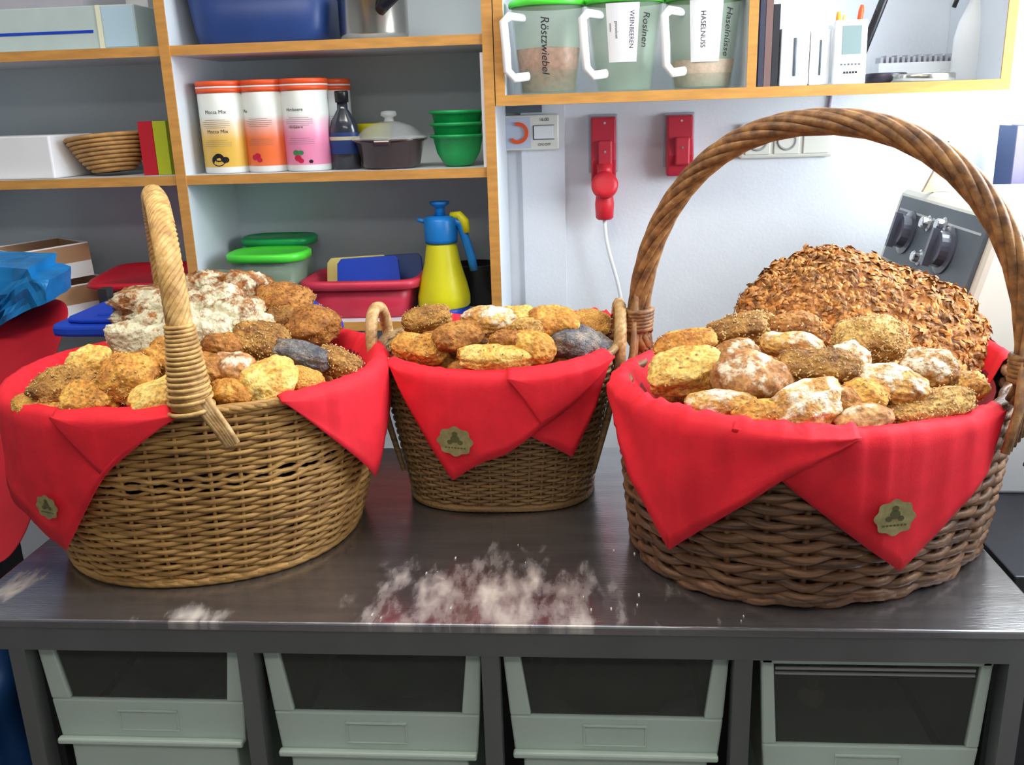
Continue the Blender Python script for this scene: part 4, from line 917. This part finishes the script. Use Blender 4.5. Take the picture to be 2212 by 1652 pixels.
# ---------------------------------------------------------------- napkins
def lerp_pts(c, t):
    if t <= c[0][0]: return c[0][1]
    for (a, la), (b, lb) in zip(c, c[1:]):
        if t <= b: return la+(lb-la)*(t-a)/(b-a) if b > a else lb
    return c[-1][1]
def napkin(R, ctrl, lab, off=0.0, inner=True, seed=0, stk=None, crinkle=1.0, nu=None, mt=None, group='red paper napkins lining the baskets', rise=0):
    """ctrl: (angle along the rim, length hanging outside); the sheet lies inside the rim, folds over it and hangs straight down"""
    t0, t1 = ctrl[0][0], ctrl[-1][0]; knots = [c[0] for c in ctrl]
    nu = nu or max(24, int((t1-t0)*46)); us = sorted(set([t0+(t1-t0)*i/nu for i in range(nu+1)]+knots))
    bm = bmesh.new(); rows = []
    for t_ in us:
        Lh = max(.004, lerp_pts(ctrl, t_))
        wr = crinkle*(.0035*noise.noise(V((t_*9, seed, 0)))+.0018*noise.noise(V((t_*26, seed, 3))))
        rzz = crinkle*.003*noise.noise(V((t_*17, seed, 9)))
        rz_ = rise*(1+.4*noise.noise(V((t_*5, seed, 1))))+rzz
        pr = []
        if inner: pr += [(-.050, -.085), (-.032, -.045), (-.018, -.012)]
        pr += [(-.010, -.002+rz_), (-.002, .0055+off*.5+rz_), (.008, .0035+off*.5+rz_*.6), (.0145+off, -.004)]
        ring = [R.raw(t_, 1, o_+wr, z_) for (o_, z_) in pr]
        for j in range(1, 9):
            f = j/8; ww = wr*(1-f*.5)+.010*f*f*crinkle*noise.noise(V((t_*3.0, f*1.5, seed)))*min(1, Lh/.08)
            ring.append(R.raw(t_, 1, .0165+off+ww, -Lh*f))
        rows.append([bm.verts.new(p_) for p_ in ring])
    for A, Bq in zip(rows, rows[1:]):
        for j in range(len(A)-1): bm.faces.new((A[j], A[j+1], Bq[j+1], Bq[j]))
    t = tag(obj('paper_napkin', bm, mt or M['red'], smooth=True), lab, 'napkin', group)
    s_ = t.modifiers.new('solid', 'SOLIDIFY'); s_.thickness = .0012; s_.offset = 1
    if stk:
        ta, La, rad_ = stk
        bm = bmesh.new(); c_ = R.raw(ta, 1, .0165+off+.0105, -La); dx = (R.raw(ta+.01, 1, 0, 0)-R.raw(ta-.01, 1, 0, 0)).normalized(); dz_ = V((0, 0, 1)); nn = dx.cross(dz_)
        if nn.dot(c_-V((R.c[0], R.c[1], c_.z))) < 0: nn = -nn
        def disc(rf, w_, cnt, ox=0, oy=0):
            a_ = [bm.verts.new(c_+dx*(ox+math.cos(2*PI*k/cnt)*rf(2*PI*k/cnt))+dz_*(oy+math.sin(2*PI*k/cnt)*rf(2*PI*k/cnt)*.86)+nn*w_) for k in range(cnt)]
            return bm.faces.new(a_)
        disc(lambda a: rad_*(1+.07*math.cos(8*a)), 0, 64)
        g = obj('foil_sticker', bm, M['gold'], t)
        bm = bmesh.new()
        for (ox, oy, rr_) in ((0, rad_*.45, .17), (0, rad_*.15, .26), (-.3*rad_, -.05*rad_, .16), (.3*rad_, -.05*rad_, .16)):
            disc(lambda a, rr_=rr_: rad_*rr_, .0004, 16, ox, oy)
        for k in range(7):
            q_ = [bm.verts.new(c_+dx*x_+dz_*z_+nn*.0004) for (x_, z_) in ((-.6*rad_+k*.18*rad_, -.42*rad_), (-.48*rad_+k*.18*rad_, -.42*rad_), (-.48*rad_+k*.18*rad_, -.34*rad_), (-.6*rad_+k*.18*rad_, -.34*rad_))]; bm.faces.new(q_)
        obj('emblem', bm, M['golddk'], g)
    return t
napkin(RL, [(-4.19, .02), (-3.7, .05), (-3.2, .12), (-2.758, .151), (-2.457, .172), (-2.173, .213), (-1.868, .090), (-1.70, .036), (-1.523, .0)], 'red napkin with round gold sticker over the left end of the left basket', seed=1, stk=(-2.203, .140, .021))
napkin(RL, [(-2.10, .002), (-1.872, .088), (-1.523, .0)], 'small bright red napkin fold at the front left rim of the left basket', off=.004, inner=False, seed=2, crinkle=.5)
napkin(RL, [(-1.082, .0), (-.77, .090), (-.493, .170), (-.262, .12), (0, .07), (.4, .04), (.95, .01)], 'red napkin hanging in a point over the right end of the left basket', seed=3)
napkin(RC, [(-2.38, .002), (-2.299, .003), (-1.772, .182), (-1.313, .088), (-.85, .03), (-.607, .002)], 'red napkin with gold sticker, long point over the front of the middle basket', off=.002, seed=4, stk=(-1.737, .108, .029), crinkle=.6)
napkin(RC, [(-1.514, .0), (-1.313, .089), (-.607, .0)], 'upper red napkin fold at the front right rim of the middle basket', off=.007, inner=False, seed=5, crinkle=.5)
napkin(RC, [(-1.484, .02), (-1.401, .104), (-1.069, .154), (-.585, .0)], 'shorter red napkin point low on the front right of the middle basket', off=-.002, inner=False, seed=6, crinkle=.5)
napkin(RC, [(.15, .01), (1.2, .015), (2.35, .01)], 'red napkin along the back rim of the middle basket', seed=7, rise=.022)
napkin(RB, [(1.45, .01), (2.3, .03), (2.86, .052), (3.14, .145), (3.277, .203), (3.805, .062), (4.106, .0)], 'red napkin hanging in a long point at the front left of the right basket', off=.006, seed=8, crinkle=2.2)
napkin(RB, [(-2.70, .0), (-2.478, .068), (-1.95, .198), (-1.514, .080), (-1.40, .0)], 'red napkin with gold sticker, broad point at the front of the right basket', off=.001, seed=9, crinkle=1.6, stk=(-2.02, .112, .029))
napkin(RB, [(-.75, .008), (-.3, .02), (.1, .008)], 'small bit of red napkin showing at the back right rim of the right basket', seed=10, rise=.012)
# deep lining under the bread
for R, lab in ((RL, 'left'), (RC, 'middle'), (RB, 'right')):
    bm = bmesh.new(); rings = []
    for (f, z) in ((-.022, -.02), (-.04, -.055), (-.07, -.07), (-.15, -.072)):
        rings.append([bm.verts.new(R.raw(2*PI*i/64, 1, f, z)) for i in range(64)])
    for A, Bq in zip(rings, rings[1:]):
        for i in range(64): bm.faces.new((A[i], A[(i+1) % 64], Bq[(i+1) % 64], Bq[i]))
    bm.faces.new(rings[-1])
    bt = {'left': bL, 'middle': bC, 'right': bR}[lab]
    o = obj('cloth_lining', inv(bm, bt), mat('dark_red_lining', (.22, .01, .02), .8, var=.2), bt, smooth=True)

# ---------------------------------------------------------------- bread
def heap_point(R, px, py, H):
    """first point of the line of sight on the mound of bread in basket R"""
    d = ray(px, py).normalized(); s = .9
    zr = .9+R.h
    while s < 3:
        p = CAM+d*s; x, y = p.x-R.c[0], p.y-R.c[1]; c, si = math.cos(-R.th), math.sin(-R.th)
        X, Y = x*c-y*si, x*si+y*c; rho = (X/(R.a))**2+(Y/(R.b))**2
        z = zr-.004+H*max(-.3, 1-rho*rho)
        if p.z <= z: return p, V((x*.8, y*.8, .35)).normalized()
        s += .004
    return CAM+d*1.6, V((0, 0, 1))
def breadmesh(kind, s, seed, sub=5, lump_=.09, fine=.018, flakes=0, groove=0):
    bm = bmesh.new(); bmesh.ops.create_icosphere(bm, subdivisions=sub, radius=1)
    e = {'round': 2.2, 'square': 3.6, 'long': 2.5, 'half': 2.1, 'disk': 2.4}.get(kind, 2.2)
    so = V((seed*3.7, seed*1.3, seed*.7)); sm = sum(s)/3
    for v in bm.verts:
        p = v.co; q = (abs(p.x)**e+abs(p.y)**e+abs(p.z)**e)**(-1/e); p = p*q
        if p.z < 0: p = V((p.x, p.y, p.z*.75))
        n1 = noise.noise(p*1.4+so); n2 = noise.noise(p*4+so); n3 = noise.noise(p*11+so)
        k = 1+lump_*1.3*n1+lump_*.6*n2+fine*n3*1.5
        if groove and p.z > 0:
            g = abs(p.y+.25*noise.noise(V((p.x*2, seed, 0)))); k -= groove*math.exp(-(g/.13)**2)*(1-p.x*p.x*.8)
            k += groove*.5*math.exp(-((g-.26)/.12)**2)
        v.co = V((p.x*k*s[0], p.y*k*s[1], p.z*k*s[2]))
    for f in bm.faces: f.smooth = True
    if flakes:
        bm.normal_update(); rr = random.Random(seed*11+5); vs = [v for v in bm.verts if v.co.z > -.35*s[2]]
        base = [(v.co.copy(), v.normal.copy()) for v in rr.sample(vs, min(flakes, len(vs)))]
        for co, nr in base:
            t1 = nr.orthogonal().normalized(); t1 = Matrix.Rotation(rr.random()*6.28, 3, nr) @ t1; t2 = nr.cross(t1)
            L_ = flake_size*(.7+rr.random()*.7); W_ = L_*.5; c = co+nr*(.0008); tilt = rr.uniform(-.1, .55)
            tt = t1*math.cos(tilt)+nr*math.sin(tilt)
            a_ = [c-tt*L_*.5, c+t2*W_*.5+nr*.0006, c+tt*L_*.5, c-t2*W_*.5+nr*.0006, c+nr*.0022, c-nr*.001]
            q = [bm.verts.new(x) for x in a_]
            for tr in ((0, 1, 4), (1, 2, 4), (2, 3, 4), (3, 0, 4)):
                f = bm.faces.new([q[i] for i in tr]); f.material_index = 1
    return bm
flake_size = .006
SHP = {'round': (1, .92, .70), 'square': (1, .85, .62), 'long': (1, .60, .55), 'half': (1, .75, .55), 'knot': (1, .62, .5)}
bcount = [0]
def roll(R, H, px, py, wpx, hpx, kind, mk, ang, lab, grp, flakes=0, groove=0, sink=.35, tilt=.5, Y=None, lump_=.13, fmat='flakeB'):
    bcount[0] += 1; seed = bcount[0]
    if Y is None: p, nr = heap_point(R, px, py, H)
    else: p = at(px, py, Y); nr = V((0, -.4, 1)).normalized()
    k = mpp(p)*1.06; w_ = wpx*k/2; hv = hpx*k/2
    sh = SHP[kind]; s = [w_, max(hv*1.0, w_*sh[1]*.62), 0]; s[2] = max(.020, min(w_, hv*1.05)*.80); s = [s[0], max(s[1], hv*.92), s[2]]
    tocam = (CAM-p).normalized(); n = (nr*.7+V((0, 0, 1))*.5+tocam*tilt).normalized()
    ax = RR-n*RR.dot(n); ax.normalize(); ay = n.cross(ax); a_ = math.radians(ang)
    lx = ax*math.cos(a_)+ay*math.sin(a_); ly = n.cross(lx)
    c = p-tocam*(s[2]*sink)
    bm = breadmesh(kind, s, seed, 5 if wpx > 60 else 4, lump_, flakes=flakes, groove=groove)
    o = obj('bread_roll', bm, [BM[mk], M[fmat]]); tag(o, lab, 'bread', grp)
    o.matrix_world = Matrix(((lx.x, ly.x, n.x, c.x), (lx.y, ly.y, n.y, c.y), (lx.z, ly.z, n.z, c.z), (0, 0, 0, 1)))
    return o
GL, GC, GR = 'rolls in the left basket', 'rolls in the middle basket', 'rolls in the right basket'
def under(R, H, grp, lab):
    rr = random.Random(int(R.c[0]*1000)); k = 0
    for ring, n_ in ((.0, 1), (.38, 5), (.70, 10)):
        for i in range(n_):
            a_ = 2*PI*i/n_+ring; k += 1
            x = R.a*ring*math.cos(a_)*.98; y = R.b*ring*math.sin(a_)*.98
            bm = breadmesh('round', (.047, .042, .034), 200+k, 4)
            o = tag(obj('bread_roll', bm, [BM['brown' if k % 3 else 'gold'], M['flakeB']]), lab, 'bread', grp)
            c = V((R.c[0]+x*math.cos(R.th)-y*math.sin(R.th), R.c[1]+x*math.sin(R.th)+y*math.cos(R.th), .9+R.h-.040+max(0, H-.03)*(1-ring**2)))
            o.location = c; o.rotation_euler = (rr.uniform(-.3, .3), rr.uniform(-.3, .3), rr.uniform(0, 6))
HL = .065
under(RL, HL, 'rolls buried in the left basket', 'roll buried under the visible rolls of the left basket')
under(RC, .085, 'rolls buried in the middle basket', 'roll buried under the visible rolls of the middle basket')
under(RB, .07, 'rolls buried in the right basket', 'roll buried under the visible rolls of the right basket')
LR = [
 (86, 882, 128, 66, 'round', 'semolina', -12, 'fine-crumbed golden roll at the left front tip of the left basket', 0, 0),
 (146, 832, 150, 86, 'long', 'seed', 25, 'dull brown seeded roll above the leftmost golden roll, left basket', 200, 0),
 (196, 868, 112, 84, 'square', 'gold', 10, 'small golden-brown roll at the front left rim of the left basket', 120, 0),
 (194, 790, 98, 84, 'round', 'pale', 20, 'pale yellow round roll near the back left of the left basket', 0, 0),
 (281, 820, 128, 120, 'round', 'gold', 0, 'big orange-brown ball-shaped roll left of the handle, left basket', 150, 0),
 (374, 778, 104, 84, 'square', 'gold', -15, 'cracked golden roll just left of the handle, under the floury loaf', 100, .12),
 (352, 858, 130, 80, 'long', 'pale', 38, 'pale yellow long roll at the front rim left of the handle', 0, .06),
 (448, 800, 90, 80, 'round', 'brown', 0, 'brown roll hidden behind the handle of the left basket', 0, 0),
 (506, 800, 100, 78, 'round', 'pink', -10, 'brown roll with a white flour patch right of the handle', 0, 0),
 (500, 850, 86, 62, 'round', 'gold', 0, 'small brown-gold roll at the rim right of the handle', 0, 0),
 (582, 826, 128, 104, 'long', 'pale', 50, 'pale yellow cheese roll at the front right of the left basket', 0, .10),
 (654, 824, 88, 62, 'round', 'semolina', -10, 'smooth orange roll beside the pale cheese roll, left basket', 0, 0),
 (652, 768, 118, 58, 'long', 'poppy', -8, 'grey poppy seed roll at the right of the left basket', 0, 0),
 (728, 786, 96, 58, 'square', 'seed', -20, 'ridged brown roll at the far right of the left basket', 180, .1),
 (563, 740, 120, 92, 'round', 'seed', 0, 'brown sesame roll in the middle of the left basket', 260, 0),
 (484, 748, 90, 56, 'round', 'brown', 0, 'dark orange-brown roll under the floury loaf, left basket', 0, 0),
]
for i, (px, py, w_, h_, kd, mk, an, lab, fl, gr) in enumerate(LR):
    flake_size = .0045
    roll(RL, HL, px, py, w_, h_, kd, mk, an, lab, GL, flakes=fl, groove=gr)
# floury pull-apart loaf: one loaf grown of lobes
def lobeloaf(name, lobes, mk, lab, fl=0, fmat='flakeA'):
    bm = bmesh.new(); c0 = V((0, 0, 0)); P_ = []
    for (px, py, w_, h_, Y) in lobes:
        p = at(px, py, Y); P_.append((p, w_*mpp(p)/2, h_*mpp(p)/2)); c0 += p
    c0 /= len(P_)
    for j, (p, a_, b_) in enumerate(P_):
        tmp = breadmesh('square', (a_, max(a_, b_)*.9, b_*1.05), 40+j, 5, .15, .06)
        q = {}
        for v in tmp.verts: q[v] = bm.verts.new(v.co+p-c0)
        for f in tmp.faces: bm.faces.new([q[v] for v in f.verts]).smooth = True
        tmp.free()
    o = tag(obj(name, bm, [BM[mk], M[fmat]], loc=c0), lab, 'bread')
    return o
lobeloaf('bread_loaf', [(444, 634, 104, 84, 1.66), (522, 634, 108, 88, 1.67), (356, 676, 104, 82, 1.61), (430, 684, 118, 96, 1.585), (508, 690, 116, 96, 1.585), (300, 738, 108, 90, 1.55), (372, 748, 120, 100, 1.51), (452, 730, 122, 106, 1.535), (545, 720, 90, 80, 1.57), (420, 650, 300, 80, 1.70), (340, 710, 84, 74, 1.56), (405, 715, 96, 80, 1.54), (478, 655, 90, 80, 1.61)], 'loaf', 'large white-floured pull-apart loaf at the back of the left basket')
for (px, py, w_, h_, Y, mk, lab, kd, gr) in ((616, 650, 118, 84, 1.64, 'brown', 'brown seeded roll at the back right of the left basket, uppermost', 'round', .05), (618, 690, 100, 70, 1.61, 'seed', 'brown roll below the uppermost roll at the back right', 'round', 0), (676, 706, 112, 96, 1.60, 'brown', 'domed reddish-brown roll at the right back rim of the left basket', 'round', 0)):
    roll(RL, HL, px, py, w_, h_, kd, mk, 0, lab, GL, flakes=160, groove=gr, Y=Y, sink=.1, fmat='flakeA')
HC = .085
CR = [
 (922, 690, 104, 60, 'long', 'seed', 8, 'yellow-brown cracked roll at the back left of the middle basket', 90, .1, 'flakeB'),
 (905, 755, 112, 62, 'square', 'gold', -20, 'yellow-brown roll at the front left rim of the middle basket', 120, 0, 'flakeB'),
 (991, 727, 112, 70, 'knot', 'brown', 12, 'lumpy reddish-brown nut roll on top of the middle basket', 30, 0, 'flakeA'),
 (1059, 692, 120, 62, 'round', 'white', -8, 'white floured round roll at the back of the middle basket', 0, 0, 'flakeB'),
 (1120, 686, 84, 52, 'round', 'pale', 0, 'yellow roll at the back centre of the middle basket', 0, 0, 'flakeB'),
 (1146, 712, 82, 52, 'round', 'sesame', 0, 'dull tan roll right of the white floured roll', 60, 0, 'flakeB'),
 (1072, 772, 160, 60, 'long', 'pale', 0, 'wide yellow cheese roll at the front rim of the middle basket', 40, 0, 'flakeA'),
 (1096, 738, 76, 46, 'round', 'brown', 0, 'dark brown small roll in the centre of the middle basket', 60, 0, 'flakeA'),
 (1150, 748, 98, 76, 'long', 'gold', -35, 'shiny golden bun with pale underside in the middle basket', 0, 0, 'flakeB'),
 (1196, 702, 106, 78, 'square', 'gold', 15, 'golden-brown bumpy roll at the back right of the middle basket', 70, 0, 'flakeB'),
 (1275, 702, 88, 70, 'round', 'semolina', 0, 'yellow roll at the far right back of the middle basket', 40, 0, 'flakeB'),
 (1240, 742, 122, 86, 'long', 'poppy', -22, 'dark grey poppy seed roll at the right of the middle basket', 0, 0, 'flakeB'),
 (1292, 752, 76, 62, 'long', 'poppy', -60, 'brownish poppy roll at the far right rim of the middle basket', 0, 0, 'flakeB'),
]
for (px, py, w_, h_, kd, mk, an, lab, fl, gr, fm) in CR:
    flake_size = .004
    roll(RC, HC, px, py, w_, h_, kd, mk, an, lab, GC, flakes=fl, groove=gr, fmat=fm)
HR = .075
RRl = [
 (1478, 744, 132, 60, 'round', 'gold', -5, 'orange-yellow roll at the back left of the right basket', 30, 0),
 (1482, 804, 148, 96, 'square', 'pale', -5, 'pale yellow square roll at the left of the right basket', 30, 0),
 (1594, 716, 118, 68, 'square', 'seed', 0, 'brown square seeded roll at the back left of the right basket', 200, 0),
 (1711, 704, 112, 62, 'round', 'brown', -5, 'reddish-brown roll in front of the big seeded loaf', 60, 0),
 (1709, 748, 128, 62, 'long', 'white', -22, 'white floured long roll lying tilted in the right basket', 0, 0),
 (1590, 764, 96, 62, 'round', 'flour', 0, 'brown floury roll above the smooth rye roll, right basket', 0, 0),
 (1620, 820, 160, 116, 'long', 'pink', -38, 'large smooth pinkish-brown rye roll, left front of the right basket', 0, 0),
 (1766, 800, 160, 84, 'square', 'seed', -12, 'brown seeded oblong roll in the middle of the right basket', 240, 0),
 (1836, 778, 72, 70, 'square', 'white', -60, 'white floured small roll end beside the brown oblong roll', 0, 0),
 (1878, 738, 150, 112, 'round', 'sesame', -10, 'pale flaky seed roll leaning on the big seeded loaf', 520, 0),
 (1560, 878, 150, 68, 'long', 'white', -15, 'floury roll at the front left rim of the right basket', 0, 0),
 (1738, 884, 176, 108, 'long', 'white', 25, 'pale floured roll at the front rim of the right basket', 0, .10),
 (1925, 832, 150, 88, 'long', 'white', -30, 'long white-floured roll right of centre in the right basket', 0, 0),
 (1870, 856, 96, 80, 'round', 'gold', 0, 'golden round roll end below the long white-floured roll', 60, 0),
 (1866, 908, 124, 66, 'round', 'pink', 10, 'small brown pinkish roll at the front rim, right basket', 0, .05),
 (2010, 880, 184, 68, 'long', 'sesame', 12, 'seeded long roll at the right front rim of the right basket', 260, 0),
 (2002, 800, 122, 100, 'round', 'flour', 0, 'brown floury round roll under the right end of the big loaf', 60, 0),
 (2088, 836, 76, 60, 'square', 'gold', 0, 'small orange-brown roll at the far right of the right basket', 60, 0),
 (1646, 900, 120, 58, 'round', 'gold', -12, 'golden-brown roll end low at the front rim below the rye roll', 60, 0),
 (1812, 870, 96, 74, 'round', 'brown', 0, 'brown roll tucked low in the centre front of the right basket', 0, 0),
 (1640, 700, 64, 56, 'round', 'seed', 0, 'small seeded roll end beside the square roll, right basket', 120, 0),
]
for (px, py, w_, h_, kd, mk, an, lab, fl, gr) in RRl:
    flake_size = .0055
    roll(RB, HR, px, py, w_, h_, kd, mk, an, lab, GR, flakes=fl, groove=gr)
# big seeded loaf
flake_size = .016
p = at(1862, 738, 1.57); k = mpp(p)
bm = breadmesh('disk', (252*k, 196*k, .055), 77, 6, .08, .06, flakes=4600)
o = tag(obj('bread_loaf', bm, [BM['crust'], M['flakeA']]), 'huge round loaf crusted with roasted seeds at the back of the right basket', 'bread')
n = (V((-.05, -.80, .60))).normalized(); ax = RR-n*RR.dot(n); ax.normalize(); ay = n.cross(ax); a_ = math.radians(-24)
lx = ax*math.cos(a_)+ay*math.sin(a_); ly = n.cross(lx); c = p
o.matrix_world = Matrix(((lx.x, ly.x, n.x, c.x), (lx.y, ly.y, n.y, c.y), (lx.z, ly.z, n.z, c.z), (0, 0, 0, 1)))

# crumbs on the steel
bm = bmesh.new(); rr = random.Random(3)
for i in range(26):
    x = rr.uniform(-.55, .32); y = rr.uniform(1.125, 1.36)
    if (x > .08 and y > 1.15) or (x < -.3 and y > 1.17): continue
    a_ = rr.uniform(0, 3); L_ = rr.uniform(.0015, .0035); box(bm, x-L_*.35, x+L_*.35, y-L_, y+L_, .9003, .9018)
o = tag(obj('crumbs', bm, mat('dull_flour', (.50, .46, .42), .9)), 'scattered pale crumbs on the front of the steel tabletop', 'crumbs'); o['kind'] = 'stuff'
